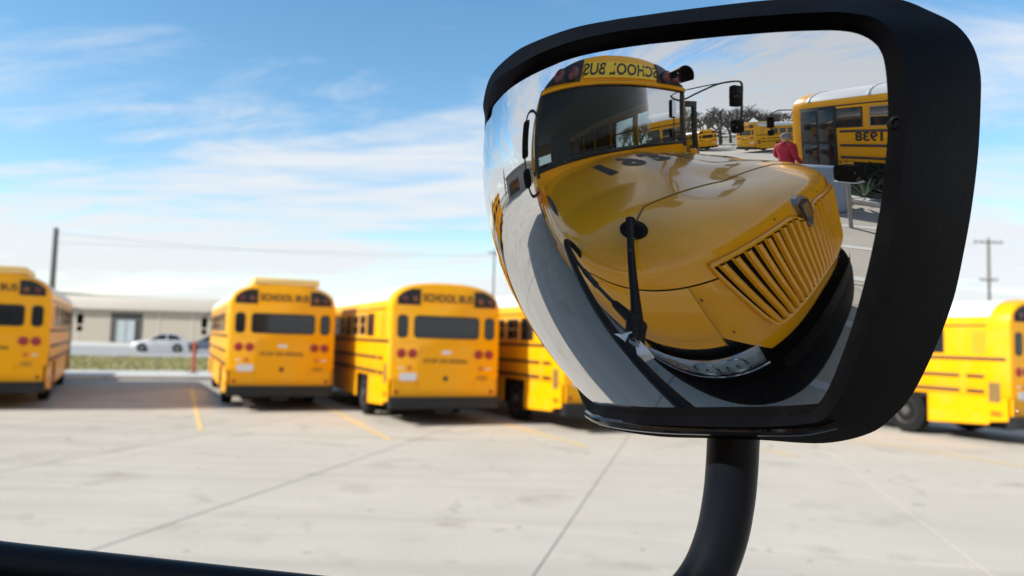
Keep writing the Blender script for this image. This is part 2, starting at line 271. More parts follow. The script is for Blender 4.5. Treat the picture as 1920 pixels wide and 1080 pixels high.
LINEM = mat('line_paint', (.70, .50, .18), .7, var=.25, vscale=3., dirt_glare=(.47, .43, .375), dscale=2.2, damt=1.0)
def sheet(name, pts, z, m, parent=None):
    mb = MB(); mb.add([(p[0], p[1], z) for p in pts], [tuple(range(len(pts)))]); o = mb.build(name, m, parent, 0)
    if not parent: tag(o, kind='structure')
    return o
def lotrect(l0, l1, d0, d1): return [lot(l0, d0)[:2], lot(l1, d0)[:2], lot(l1, d1)[:2], lot(l0, d1)[:2]]
sheet('ground', [(-1500, -1500), (1500, -1500), (1500, 1500), (-1500, 1500)], -.06, GROUNDM)
lot_o = sheet('parking_lot', lotrect(-90, 90, -32, 30.7), -.012, CON)
SA = R(13.5); SU = Vector((math.sin(SA), math.cos(SA), 0)); SV = Vector((math.cos(SA), -math.sin(SA), 0))
def slabpt(v, u): return SV*v + SU*u
sheet('joint_bed', [slabpt(-30, -14)[:2], slabpt(30, -14)[:2], slabpt(30, 33)[:2], slabpt(-30, 33)[:2]], -.008, JOINT)
W_, L_ = 3.6, 9.4
sm = MB(); sm.box(-W_/2+.008, W_/2-.008, -L_/2+.006, L_/2-.006, -.05, 0, .006); slab_me = sm.mesh('slab', CON, 0)
for i in range(-8, 9):
    for j in range(-2, 4):
        c = slabpt(-1.16 + W_*(i+.5), 2.6 + L_*j)
        if c.dot(AX) > 26.0: continue
        o = link_mesh('slab', slab_me, lot_o, (c.x, c.y, random.uniform(-.001, .001))); o.rotation_euler = (0, 0, -SA)
# painted bay lines
for lat, d0 in ((.48, 14.9), (3.53, 13.1), (6.62, 11.5), (9.7, 9.7), (12.8, 7.9)):
    sheet('bay_line', lotrect(lat-.055, lat+.055, d0, d0+11.), .0045, LINEM, lot_o)
for k in range(-2, 6):   # bays of the row behind the camera, seen in the mirror
    sheet('bay_line', [tuple((Vector((-.9, -2.07, 0)) + Vector((.989, -.149, 0))*s + Vector((-.149, -.989, 0))*(.95*k+e))[:2]) for s, e in ((-.4, 0), (3.6, 0), (3.6, .1), (-.4, .1))], .0045, mat('white_line', (.62, .61, .57), .8, var=.2), lot_o)
kb = MB(); 
def lbox(mb, l0, l1, d0, d1, z0, z1, ch=0.):
    t = MB(); t.box(l0, l1, d0, d1, z0, z1, ch); mb.add([lot(v[0], v[1], v[2]) for v in t.v], t.f)
lbox(kb, -90, 90, 30.6, 34.6, -.05, .12, .02); tag(kb.build('pavement', KERBM), kind='structure')
# verge with real grass blades on top
vg = MB(); lbox(vg, -110, 110, 34.6, 53, -.05, .09)
GRASSG = mat('verge_soil', (.26, .23, .11), .95, var=.35, vscale=.6); tag(vg.build('verge', GRASSG, None, 0), kind='structure')
gb = MB(); rnd = random.Random(3)
for _ in range(16000):
    la, d = rnd.uniform(-24, 16), rnd.uniform(34.8, 52.6); p = lot(la, d, .09); h = rnd.uniform(.05, .16); a = rnd.uniform(0, math.pi); wv = Vector((math.cos(a), math.sin(a), 0))*.03
    tip = p + Vector((rnd.uniform(-.05, .05), rnd.uniform(-.05, .05), h)); gb.add([p-wv, p+wv, tip], [(0, 1, 2)])
tag(gb.build('verge_grass', mat('dry_grass', (.30, .28, .09), .9, var=.4, vscale=.7), None, 0), 'thin dry green grass on the verge behind the parked buses', 'grass', kind='stuff')
rd = MB(); lbox(rd, -160, 160, 53, 84, -.055, .02); tag(rd.build('road', ROADM, None, 0), kind='structure')
rd = MB(); lbox(rd, -160, 160, 84, 110, -.055, .05); tag(rd.build('forecourt', KERBM, None, 0), kind='structure')

# ------------------------------------------------------------------ far building, poles, wires
BEI = mat('beige_cladding', (.38, .34, .28), .8, var=.08, vscale=.5); CRM = mat('cream_fascia', (.58, .54, .47), .7, var=.06, vscale=.4)
DRK = mat('dark_recess', (.05, .05, .05), .7); ROOFG = mat('grey_roof', (.22, .22, .22), .8, var=.15, vscale=.5); PALEG = mat('pale_door_glass', (.36, .42, .44), .12)
bd = empty('low_building', (-50, 95, 0), R(-3)); tag(bd, 'long low tan building with cream fascia across the road', 'building')
m = MB(); m.box(-34, 17, 0, 22, 0, 4.2); m.build('wall', BEI, bd)
m = MB(); m.box(-34.3, 17.3, -.7, 22.3, 4.2, 5.85, .04); m.build('fascia', CRM, bd)
m = MB(); m.prism([(-34.6, 5.85), (12, 5.85), (-3, 6.15), (-16, 6.75), (-34.6, 7.3)], lambda a, b, d: (a, d, b), 3.0, 21.5); m.build('roof', ROOFG, bd)
for x0, x1, z0, z1, mm, nm in ((-.8, 3.3, 0.1, 3.8, DRK, 'entrance_recess'), (-15, -13.2, 1.2, 2.8, DGL, 'window')):
    m = MB(); m.box(x0, x1, -.06, .2, z0, z1); p = m.build(nm, mm, bd)
    if nm == 'window': m = MB(); m.box(x0-.08, x1+.08, -.1, -.03, z0-.1, z0); m.build('sill', CRM, p)
m = MB(); m.box(.1, 2.4, -.14, .1, .1, 2.9); dr = m.build('door', PALEG, bd)
for x0, x1 in ((1.2, 1.3), (0, .1), (2.4, 2.5)): m = MB(); m.box(x0, x1, -.18, -.12, .1, 2.95); m.build('frame_post', GRYM, dr)
for x in (-29, -22, -5, 5.4, 9.8, 15): m = MB(); m.box(x-.06, x+.06, -.05, .05, 0, 4.2); m.build('downpipe', CRM, bd)
WOOD = mat('weathered_pole', (.13, .115, .10), .9, var=.3, vscale=6)
def utility_pole(x, y, h, r, arms, label, m_=WOOD):
    o = empty('utility_pole', (x, y, 0)); tag(o, label, 'pole')
    m = MB(); m.cyl((0, 0, -.1), (0, 0, h), r, 12, r*.75); m.build('shaft', m_, o)
    for z, ln in arms:
        m = MB(); m.box(-ln, ln, -.09, .09, z-.08, z+.08); a = m.build('crossarm', m_, o)
        for s in (-.9, -.45, .45, .9): m = MB(); m.lathe((s*ln, 0, z+.08), (0, 0, 1), [(0, .05), (.08, .09), (.2, .05), (.24, .02)], 8); m.build('insulator', GRYM, a)
    return o
POLEG = mat('galvanised_pole', (.16, .165, .165), .6, var=.15, vscale=4)
utility_pole(-27.75, 45, 7.8, .20, (), 'grey pole without crossarms rising behind the leftmost bus', POLEG)
utility_pole(57.7, 90, 15.9, .2, ((15.4, 1.75), (10.8, 1.1)), 'wooden utility pole with two crossarms above the bus at right edge')
utility_pole(-2.75, 110, 15.2, .16, ((14.6, .9),), 'thin distant pole beside the mirror above the middle buses')
def wire(p, q, sag, label, r=.028):
    p, q = Vector(p), Vector(q); pts = [p.lerp(q, t/24) - Vector((0, 0, sag*4*(t/24)*(1-t/24))) for t in range(25)]
    m = MB(); m.tube(pts, r*.6, 6); tag(m.build('power_line', GRYM), label, 'cable')
wire((-27.75, 45, 7.5), (-2.75, 110, 14.6), .9, 'upper overhead cable running right from the grey pole', .017)
wire((-27.75, 45, 6.9), (57, 91, 15.2), 1.1, 'lower overhead cable slung towards the far right pole', .014)
wire((-2.75, 110, 14.5), (57, 90, 15.4), .8, 'far overhead cable behind the mirror', .018)
o = empty('marker_post', (-12.81, 30.45, 0.0)); tag(o, 'orange marker post standing on the kerb left of a bus', 'post')
ORG = mat('orange_plastic', (.45, .10, .05), .5, var=.2); m = MB(); m.cyl((0, 0, .1), (0, 0, 1.35), .07, 14); m.lathe((0, 0, 1.35), (0, 0, 1), [(0, .07), (.05, .055), (.07, .02)], 14); m.build('shaft', ORG, o)
m = MB(); m.box(-.2, .2, -.2, .2, 0, .14, .02); m.build('base', RUB, o)

# ------------------------------------------------------------------ cars
def make_car(name, loc, rz, paint, label, hatch=False):
    o = empty(name, loc, rz); tag(o, label, 'car')
    # stations along x: (x, bottom z, belt z, half width)
    st = [(-2.15, .42, .78, .62), (-2.08, .30, .92, .78), (-1.75, .24, .98, .86), (-.6, .22, .98, .90), (.5, .22, .95, .90), (1.2, .23, .90, .88), (1.75, .26, .80, .82), (2.1, .32, .66, .70), (2.16, .42, .58, .60)]
    rows = []
    for x, zb, zt, hw in st: rows.append([(x, -hw*.93, zb), (x, -hw, zb+.14), (x, -hw, (zb+zt)/2), (x, -hw*.96, zt-.05), (x, -hw*.88, zt), (x, -hw*.4, zt+.03), (x, 0, zt+.04), (x, hw*.4, zt+.03), (x, hw*.88, zt), (x, hw*.96, zt-.05), (x, hw, (zb+zt)/2), (x, hw, zb+.14), (x, hw*.93, zb)])
    m = MB(); m.grid(rows); n = len(rows[0]); m.f.append(tuple(range(n))); m.f.append(tuple((len(rows)-1)*n+i for i in range(n))[::-1])
    m.add([(x, s*h*.93, zb) for x, zb, zt, h in st for s in (-1, 1)], [(2*i, 2*i+1, 2*i+3, 2*i+2) for i in range(len(st)-1)]); m.build('body', paint, o, 40)
    back = -2.0 if hatch else -1.72
    prof = [(back, .95), (back+.42, 1.40), (-.75, 1.47), (.05, 1.45), (.98, .93)]
    m = MB(); rows = []
    for (x, z), hw0 in zip(prof, (.76, .62, .62, .62, .78)): rows.append([(x, -hw0, z-.02), (x, -hw0*.9, z), (x, 0, z+.02), (x, hw0*.9, z), (x, hw0, z-.02)])
    m.grid(rows); 
    for s in (-1, 1):
        m.add([(x, s*h, z-.02) for (x, z), h in zip(prof, (.76, .62, .62, .62, .78))], [tuple(range(5))])
    m.build('greenhouse', DGL, o, 30)
    m = MB(); m.grid([[(x, -.64, z), (x, -.5, z+.03), (x, 0, z+.05), (x, .5, z+.03), (x, .64, z)] for x, z in ((back+.40, 1.39), (-.75, 1.47), (.08, 1.45))])
    for s in (-1, 1):
        for (xa, za, ha), (xb, zb, hb) in (((back, .95, .77), (back+.42, 1.40, .64)), ((-.55, .96, .88), (-.5, 1.46, .635)), ((.98, .93, .79), (.05, 1.45, .635))): m.tube([(xa, s*ha, za), (xb, s*hb, zb)], .035, 6)
    m.build('roof', paint, o, 40)
    for x in (-1.32, 1.32):
        for s in (-1, 1):
            m = MB(); m.lathe((x, s*.92, .32), (0, s, 0), [(-.2, .30), (-.18, .32), (-.03, .32), (.0, .29), (-.01, .20)], 20); wh = m.build('wheel', RUB, o)
            m = MB(); m.lathe((x, s*.92, .32), (0, s, 0), [(-.03, .2), (.004, .19), (-.006, .06), (.006, .03)], 16); m.build('rim', GRYM, wh)
            m = MB(); m.lathe((x, s*.885, .33), (0, s, 0), [(-.1, .38), (.018, .38)], 20); m.build('wheel_arch', UND, o)
    for s in (-1, 1):
        m = MB(); m.box(1.93, 2.14, s*.44 if s > 0 else s*.66, s*.66 if s > 0 else s*.44, .56, .68, .03); m.build('headlight', CHR, o)
        m = MB(); m.box(-2.14, -2.0, s*.5 if s > 0 else s*.76, s*.76 if s > 0 else s*.5, .74, .88, .03); m.build('tail_lamp', RED, o)
        m = MB(); m.box(.62, .78, s*.86 if s > 0 else s*1.04, s*1.04 if s > 0 else s*.86, .95, 1.08, .03); m.build('side_mirror', paint, o)
    return o
WCAR = mat('white_car_paint', (.8, .8, .8), .25, coat=.5); BCAR = mat('dark_blue_car_paint', (.16, .20, .26), .25, coat=.5); GCAR = mat('grey_blue_car_paint', (.30, .36, .43), .28, coat=.5)
make_car('parked_car', (-28.9, 62, .02), AL + R(176), WCAR, 'white car parked across the road before the beige building')
make_car('parked_car', (-26.5, 66.2, .02), AL + R(178), BCAR, 'grey blue car parked just behind the white car', True)

# ------------------------------------------------------------------ the cross-view mirror and its arm
ELR_ = np.array(ELR); ELA_ = np.array(ELA); ELC_ = np.array(ELC)
def poly_sample(Q, n):
    Q = np.array(Q); d = np.r_[0, np.cumsum(np.linalg.norm(np.diff(Q, axis=0), axis=1))]; d /= d[-1]
    t = np.linspace(0, 1, n); return np.stack([np.interp(t, d, Q[:, k]) for k in range(3)], 1)
def smooth_curve(Q, n): return poly_sample(catmull(Q, 12, False), n)
NU = 130
T_ = smooth_curve(QT, NU); B_ = smooth_curve(QB[::-1], NU); R_ = smooth_curve(QR, NU); L__ = smooth_curve(QL[::-1], NU)
u = np.linspace(0, 1, NU)[None, :, None]; v = np.linspace(0, 1, NU)[:, None, None]
S = (1-v)*T_[None] + v*B_[None] + (1-u)*L__[:, None] + u*R_[:, None] - ((1-u)*(1-v)*T_[0] + u*(1-v)*T_[-1] + (1-u)*v*B_[0] + u*v*B_[-1])
S /= np.linalg.norm(S, axis=2, keepdims=True)
PX = (S*ELA_) @ ELR_.T + ELC_; NX = (S/ELA_) @ ELR_.T; NX /= np.linalg.norm(NX, axis=2, keepdims=True)
MIR = empty('crossview_mirror', (.179, .60, CAMH-.09)); tag(MIR, 'convex bus mirror in black housing on a bent black arm, reflecting a yellow bus', 'mirror')
MOFF = Vector(MIR.location)
class WB(MB):      # mesh given in world coordinates, stored relative to the mirror's own origin
    def build(s, name, m, parent=None, smooth=35):
        top = parent
        s.v = [tuple(Vector(p) - MOFF) for p in s.v]; return MB.build(s, name, m, parent, smooth)
MIRM = mat('mirror_silver', (.66, .67, .68), .012, metal=1.0)
def dusty(m):      # faint smears and specks of dust on the silvered glass
    t = m.node_tree; b = t.nodes['Principled BSDF']; co = N(t, 'ShaderNodeTexCoord')
    n = N(t, 'ShaderNodeTexNoise', in_Scale=26., in_Detail=8., in_Roughness=.7, in_Distortion=1.2); L(t, co.outputs['Object'], n.inputs['Vector'])
    r = N(t, 'ShaderNodeMapRange', in_1=.52, in_2=.75, in_3=.004, in_4=.014); L(t, n.outputs['Fac'], r.inputs[0]); L(t, r.outputs[0], b.inputs['Roughness'])
    v = N(t, 'ShaderNodeTexVoronoi', in_Scale=420.); L(t, co.outputs['Object'], v.inputs['Vector']); vr = N(t, 'ShaderNodeMapRange', in_1=.10, in_2=.16, in_3=.3, in_4=0.); L(t, v.outputs['Distance'], vr.inputs[0])
    k = N(t, 'ShaderNodeMapRange', in_1=.50, in_2=.66, in_3=0., in_4=1.); L(t, n.outputs['Fac'], k.inputs[0]); mu = N(t, 'ShaderNodeMath', operation='MULTIPLY'); L(t, vr.outputs[0], mu.inputs[0]); L(t, k.outputs[0], mu.inputs[1])
    df = N(t, 'ShaderNodeBsdfDiffuse'); df.inputs[0].default_value = (.42, .40, .36, 1); ms = N(t, 'ShaderNodeMixShader'); ad_ = N(t, 'ShaderNodeMath', operation='ADD', in_1=.003); L(t, mu.outputs[0], ad_.inputs[0]); L(t, ad_.outputs[0], ms.inputs[0]); L(t, b.outputs[0], ms.inputs[1]); L(t, df.outputs[0], ms.inputs[2]); L(t, ms.outputs[0], t.nodes['Material Output'].inputs[0])
dusty(MIRM)
me = bpy.data.meshes.new('lens'); vv = [tuple(Vector(p) - MOFF) for p in PX.reshape(-1, 3)]
me.from_pydata(vv, [], [(i*NU+j, (i+1)*NU+j, (i+1)*NU+j+1, i*NU+j+1) for i in range(NU-1) for j in range(NU-1)]); me.update()
me.polygons.foreach_set('use_smooth', [True]*len(me.polygons)); me.normals_split_custom_set_from_vertices([tuple(n) for n in NX.reshape(-1, 3)]); me.materials.append(MIRM)
link_mesh('lens', me, MIR)
RI = catmull(RIM_IN, 6); RL = catmull(RIM_LIP, 6); RO = catmull(RIM_OUT, 6)
AWAY = np.array((.552, .801, .234)); CEN = RO.mean(0)
mixr = lambda a, b, t: a*(1-t) + b*t
ELN = ((RI-ELC_) @ ELR_/ELA_**2) @ ELR_.T; ELN /= np.linalg.norm(ELN, axis=1)[:, None]
RI0 = RI - ELN*.004
rings = [RI0, RI + ELN*.0008, mixr(RI, RL, .5) + ELN*.001, mixr(RI, RL, .9), RL, mixr(RL, RO, .08) , mixr(RL, RO, .5), mixr(RL, RO, .92), RO]
def ring_mesh(mb, rings):
    n = len(rings[0]); vv = [tuple(p) for r in rings for p in r]
    mb.add(vv, [(i*n+j, i*n+(j+1) % n, (i+1)*n+(j+1) % n, (i+1)*n+j) for i in range(len(rings)-1) for j in range(n)]); return mb
ring_mesh(WB(), rings).build('rim', BLKG, MIR, 50)
backs = [RO*1.0] + [mixr(RO, CEN, k) + AWAY*d for k, d in ((.02, .006), (.05, .02), (.14, .042), (.32, .062), (.55, .074), (.8, .08), (.985, .082))]
wb = ring_mesh(WB(), backs); n_ = len(RO); wb.f.append(tuple(7*n_+j for j in range(n_))); wb.build('back_shell', BLK, MIR, 50)
fl = [Vector(p) for p in RIM_LIP[25:33]]; fl = [p*.75 + Vector(q)*.25 for p, q in zip(fl, RIM_OUT[25:33])]
WB().tube(catmull([tuple(p) for p in fl], 6, False), .0042, 10).build('lower_flange', FLNG, MIR)
# screw on the right flange
wb = WB(); sc = Vector(RIM_LIP[17])*.45 + Vector(RIM_OUT[17])*.0 + Vector(RIM_IN[17])*.55; ax_ = Vector((-.45, -.86, -.15)); wb.lathe(sc - ax_*.001, ax_, [(0, .0042), (.0025, .004), (.0033, .0025), (.0022, .002), (.0022, .0005)], 14); wb.build('screw', BLK, MIR)
H0 = CAMH
path = [(.179, .592, -.035), (.1794, .60, -.0725), (.1789, .602, -.0971), (.1772, .604, -.1226), (.1721, .606, -.1524), (.1609, .608, -.1822), (.142, .610, -.206), (.113, .612, -.2205), (.08, .6135, -.2255), (.044, .6145, -.225), (-.013, .615, -.2205), (-.085, .6145, -.2145), (-.163, .612, -.208), (-.231, .610, -.2023), (-.313, .605, -.1943), (-.395, .60, -.1864), (-.48, .594, -.176), (-.56, .587, -.167), (-.60, .573, -.174), (-.62, .552, -.20), (-.628, .536, -.245), (-.632, .524, -.31)]
path = catmull([(a, b, c + H0) for a, b, c in path], 5, False)
nP = len(path); rr = [.0202]*nP
for i, p in enumerate(path):
    k = min(1, max(0, (.10 - p[0]) / .12)); rr[i] = .0202*(1-k) + .0165*k
WB().tube(path, rr, 24).build('arm_tube', ARMB, MIR, 50)
foot2 = Vector((-.632, .522, H0-.31)); wb = WB(); wb.lathe(foot2, (.02, -.45, -.9), [(-.004, .026), (.012, .03), (.02, .05), (.028, .05)], 24); wb.build('fender_foot', BLK, MIR)
# clamp on the tube, and the strut from it back to the hood
cl = Vector((-.098, .614, H0-.2165)); td = Vector((-.07, -.004, .010)).normalized(); sidev = Vector((.05, -.95, -.12)).normalized(); sidev = (sidev - td*sidev.dot(td)).normalized(); upv = td.cross(sidev)
if upv.z < 0: upv = -upv
def clampbox(mb, a0, a1, s0, s1, u0, u1, ch):
    t = MB(); t.box(a0, a1, s0, s1, u0, u1, ch); mb.add([cl + td*p[0] + sidev*p[1] + upv*p[2] for p in t.v], t.f)
wb = WB(); wb.tube([cl - td*.03, cl + td*.03], .0178, 24); clampbox(wb, -.03, .03, .008, .05, -.019, .012, .005); ck = wb.build('clamp', CLAMP, MIR, 40)
for sg_, h_ in ((1, .012), (-1, .019)):
    wb = WB(); wb.lathe(cl + sidev*.032 + upv*sg_*h_, upv*sg_, [(0, .012), (.004, .012), (.006, .009), (.003, .006), (.003, .001)], 6); wb.build('bolt', GRYM, ck)

# ------------------------------------------------------------------ flat-nosed (transit style) school bus: rear face at y=0, nose at y=10.3, x to its right
LEN = 10.3
def half_section(inset=0.):
    pts = [(1.185, .95), (1.215, 1.0), (1.22, 1.5), (1.22, 2.38)]
    for k in range(1, 13):
        a = math.pi/2*k/12; e = 2/2.75; pts.append((1.22*math.cos(a)**e if k < 12 else 0., 2.38 + .61*math.sin(a)**e))
    return [(max(0, x-inset), (z-inset if z > 1.0 else z)) for x, z in pts]
def full_ring(y, inset=0.):
    h = half_section(inset); return [(x, y, z) for x, z in h] + [(-x, y, z) for x, z in h[-2::-1]]
NSEC = len(full_ring(0))
def wheel(parent, x, y, r=.49, side=1, w=.26):
    m = MB(); m.lathe((x, y, r), (side, 0, 0), [(-w, r*.86), (-w+.02, r*.97), (-w*.5, r), (-.02, r*.97), (0, r*.86), (-.02, r*.58)], 26); wh = m.build('wheel', RUB, parent)
    m = MB(); m.lathe((x, y, r), (side, 0, 0), [(-.05, r*.6), (-.01, r*.57), (-.06, r*.4), (-.07, r*.25), (.01, r*.2), (.02, r*.08)], 20); m.build('rim', RIMW, wh); return wh
def panel_window(parent, cx, y0, y1, z0, z1, side, frame=BLKM, glassm=DGL, prx=.010):
    x = side*1.22; m = MB()
    for a, b, c, d in ((y0, y1, z1-.03, z1), (y0, y1, z0, z0+.03), (y0, y0+.03, z0+.03, z1-.03), (y1-.03, y1, z0+.03, z1-.03), (y0+.03, y1-.03, (z0+z1)/2-.012, (z0+z1)/2+.012)):
        m.box(min(x, x+side*prx), max(x, x+side*prx), a, b, c, d)
    f = m.build('window', frame, parent, 0)
    m = MB(); m.box(min(x-side*.02, x+side*.004), max(x-side*.02, x+side*.004), y0+.02, y1-.02, z0+.02, z1-.02); m.build('pane', glassm, f, 0); return f
def rounded_rect(x0, x1, z0, z1, r, n=5):
    out = []
    for cx, cz, a0 in ((x1-r, z1-r, 0), (x0+r, z1-r, 90), (x0+r, z0+r, 180), (x1-r, z0+r, 270)):
        for k in range(n+1): a = R(a0 + 90*k/n); out.append((cx + r*math.cos(a), cz + r*math.sin(a)))
    return out
yz = lambda a, b, d: (a, d, b)
WFRM = mat('window_frame_tan', (.50, .33, .12), .5)
def make_transit_bus():
    B = empty('school_bus')
    # body shell: sides and the two end caps
    rings = [full_ring(0., .055), full_ring(.02, .02), full_ring(.07, 0), full_ring(.42, 0)]; mb = MB(); mb.grid(rings); mb.f.append(tuple(range(NSEC)))
    fr = [full_ring(LEN-.42, 0), full_ring(LEN-.14, 0), full_ring(LEN-.04, .03), full_ring(LEN, .09)]; k0 = len(mb.v); mb.grid(fr); mb.f.append(tuple(k0+3*NSEC+i for i in range(NSEC)))
    sec = [(x, z) for x, z in half_section() if z < 2.62]
    for s in (1, -1): mb.grid([[(s*x, y, z) for x, z in sec] for y in (.42, 3., 6., 9., LEN-.42)])
    mb.box(-1.15, 1.15, .012, .07, .60, .953); mb.box(-1.15, 1.15, LEN-.09, LEN-.03, .5, .953)
    mb.build('body', YEL, B)
    top = [(x, z) for x, z in half_section() if z >= 2.60]; top = [(x, z) for x, z in top] + [(-x, z) for x, z in top[-2::-1]]
    m = MB(); m.grid([[(x, y, z+.004) for x, z in top] for y in (.42, 3., 6., 9., LEN-.42)])
    for y in (.43, 2.4, 4.4, 6.4, 8.4, 9.8): m.tube([(x*1.002, y, z+.008) for x, z in top], .012, 6)
    m.build('roof', WHT, B)
    m = MB(); m.box(-.86, .86, .25, LEN-.2, .30, .96); m.box(-1.12, 1.12, .3, LEN-.3, .86, .957); m.build('underbody', UND, B)
    for s in (1, -1):
        x0, x1 = sorted((s*1.185, s*1.215))
        for nm, poly in (('rear_skirt', [(.07, .50), (.45, .46), (.47, .40), (1.82, .33), (1.82, .95), (.07, .95)]), ('middle_skirt', [(3.02, .40), (7.55, .40), (7.55, .95), (3.02, .95)]), ('front_skirt', [(8.72, .40), (LEN-.1, .42), (LEN-.1, .95), (8.72, .95)])):
            m = MB(); m.prism(poly, lambda a, b, d: (d, a, b), x0, x1); m.build(nm, YEL, B, 0)
        for yw in (2.42, 8.12): wheel(B, s*1.17, yw, .50, s)
        # rails
        for z, spans in ((1.735, ((.10, 10.2),)), (1.37, ((.55, .92), (1.08, 10.1))), (1.06, ((.55, .92), (1.08, 10.1)))):
            for a, b in spans:
                if s > 0: b = min(b, 8.98)
                m = MB(); m.box(min(s*1.215, s*1.243), max(s*1.215, s*1.243), a, b, z-.03, z+.03, .008); m.build('rub_rail', BLKM, B)
        m = MB(); m.box(min(s*1.20, s*1.228), max(s*1.20, s*1.228), .5, 10.0, 2.405, 2.435); m.build('drip_rail', BLKM, B, 0)
        for k in range(11):
            if s > 0 and k > 9: continue
            y0 = 1.42 + .785*k; panel_window(B, 0, y0, y0+.66, 1.83, 2.34, s, WFRM if k % 3 else BLKM)
        m = MB(); m.prism(rounded_rect(.52, .80, 1.84, 2.32, .03), lambda a, b, d: (d, a, b), s*1.212, s*1.226); lv = m.build('side_vent', mat('vent_gold', (.62, .34, .02), .5), B, 0)
        for k in range(8): m = MB(); m.box(min(s*1.22, s*1.236), max(s*1.22, s*1.236), .545, .775, 1.88+.052*k, 1.90+.052*k); m.build('slat', YEL, lv, 0)
        m = MB(); m.prism(rounded_rect(.22, .46, .86, 1.26, .02), lambda a, b, d: (d, a, b), s*1.20, s*1.222); m.build('engine_grille', mat('grille_brown', (.2, .13, .03), .6), B, 0)
        m = MB(); m.prism(rounded_rect(.2, .42, .58, .68, .03), lambda a, b, d: (d, a, b), s*1.20, s*1.226); m.build('side_lamp', AMB, B, 0)
    # rear face
    def rear(nm, x0, x1, z0, z1, r, mm, d0=.02, d1=-.012, par=None):
        m = MB(); m.prism(rounded_rect(x0, x1, z0, z1, r), yz, d0, d1); return m.build(nm, mm, par or B, 30)
    def rwin(nm, x0, x1, z0, z1):
        f = rear(nm, x0-.03, x1+.03, z0-.03, z1+.03, .09, BLKM, .02, -.010); rear('pane', x0, x1, z0, z1, .07, DGL, .0, -.014, f)
    rwin('rear_window', -.70, .70, 1.84, 2.26)
    for s in (1, -1): rwin('corner_window', s*.97-.085, s*.97+.085, 1.84, 2.26)
    m = MB(); m.box(-.98, .98, -.006, .02, 1.715, 1.735); m.build('seam', YEL, B)
    for s in (1, -1):
        pts = []
        for k in range(9):
            x = .60 + .50*k/8; 
            zt = 2.38 + .56*(1-(x/1.175)**2.75)**(1/2.75) ; pts.append((s*x, min(zt, 2.86)-.02))
        poly = [(s*.60, 2.50)] + pts + [(s*1.10, 2.50)]
        m = MB(); m.prism(poly, yz, .045, -.014); lp = m.build('lamp_panel', BLKM, B, 0)
        for x, mm in ((.73, AMBD), (.95, REDD)):
            m = MB(); m.lathe((s*x, -.014, 2.625), (0, -1, 0), [(0, .095), (.03, .095), (.035, .085)], 20); lm = m.build('warning_lamp_ring', BLKM, lp)
            m = MB(); m.lathe((s*x, -.03, 2.625), (0, -1, 0), [(0, .083), (.012, .078), (.022, .05), (.026, .01)], 20); m.build('warning_lamp', mm, lp)
        for x in (.74, .98):
            m = MB(); m.lathe((s*x, .0, 1.49), (0, -1, 0), [(0, .10), (.014, .10), (.018, .088), (.03, .07), (.036, .01)], 20); m.build('tail_lamp', RED, B)
        m = MB(); m.lathe((s*.80, .0, 1.19), (0, -1, 0), [(0, .055), (.02, .05), (.026, .01)], 16); m.build('turn_lamp', AMB, B)
        m = MB(); m.box(s*.97-.06, s*.97+.06, -.012, .01, 1.175, 1.205, .004); m.build('reflector', PLATE, B)
        m = MB(); m.lathe((s*1.05, .0, .70), (0, -1, 0), [(0, .04), (.015, .036), (.02, .01)], 14); m.build('marker_lamp', RED, B)
    sg = rear('sign_board', -.545, .545, 2.555, 2.77, .02, YEL, .045, -.016)
    text_obj('sign_lettering', 'SCHOOL BUS', .215, M_at((0, -.0185, 2.655), R(90)), BLKM, sg, .03, .001, .86)
    text_obj('rear_lettering', 'STOP ON SIGNAL', .125, M_at((0, -.008, 1.335), R(90)), BLKM, B, .02, .001)
    rear('engine_door', -.60, .60, .70, 1.67, .05, YEL, .01, -.005)
    for s in (1, -1):
        for z in (.9, 1.5): m = MB(); m.cyl((s*.612, -.006, z-.05), (s*.612, -.006, z+.05), .010, 8); m.build('hinge', YEL, B)
    rear('emblem', -.11, .11, 1.49, 1.56, .03, PLATE, .0, -.008)
    rear('licence_plate', -1.0, -.64, .93, 1.09, .02, PLATE, .0, -.012)
    m = MB(); m.lathe((0, 0, .975), (0, -1, 0), [(0, .055), (.02, .05), (.03, .02)], 14); m.build('latch', BLKM, B)
    m = MB(); m.prism([(-1.2, .36), (1.2, .36), (1.2, .60), (-1.2, .60)], yz, .12, -.10); m.build('rear_bumper', STEEL, B, 0)
    m = MB(); m.box(-.2, .2, .0, .1, .24, .36, .02); m.build('tow_hitch', UND, B)
    # front
    y = LEN
    m = MB(); m.prism(rounded_rect(-1.02, 1.02, 1.42, 2.34, .12), yz, y-.03, y+.012); m.build('windshield_frame', BLKM, B)
    for s in (1, -1): m = MB(); m.prism(rounded_rect(min(s*.03, s*.98), max(s*.03, s*.98), 1.46, 2.30, .09), yz, y-.02, y+.016); m.build('windshield', DGL, B)
    m = MB(); m.box(-1.2, 1.2, y-.05, y+.22, .42, .72, .03); m.build('front_bumper', STEEL, B)
    m = MB(); m.prism(rounded_rect(-.545, .545, 2.5, 2.72, .02), yz, y-.1, y+.01); sf = m.build('sign_board', SIGNY, B)
    text_obj('sign_lettering', 'SCHOOL BUS', .21, M_at((0, y+.013, 2.605), R(90), R(180)), BLKM, sf, .018, .001, .86)
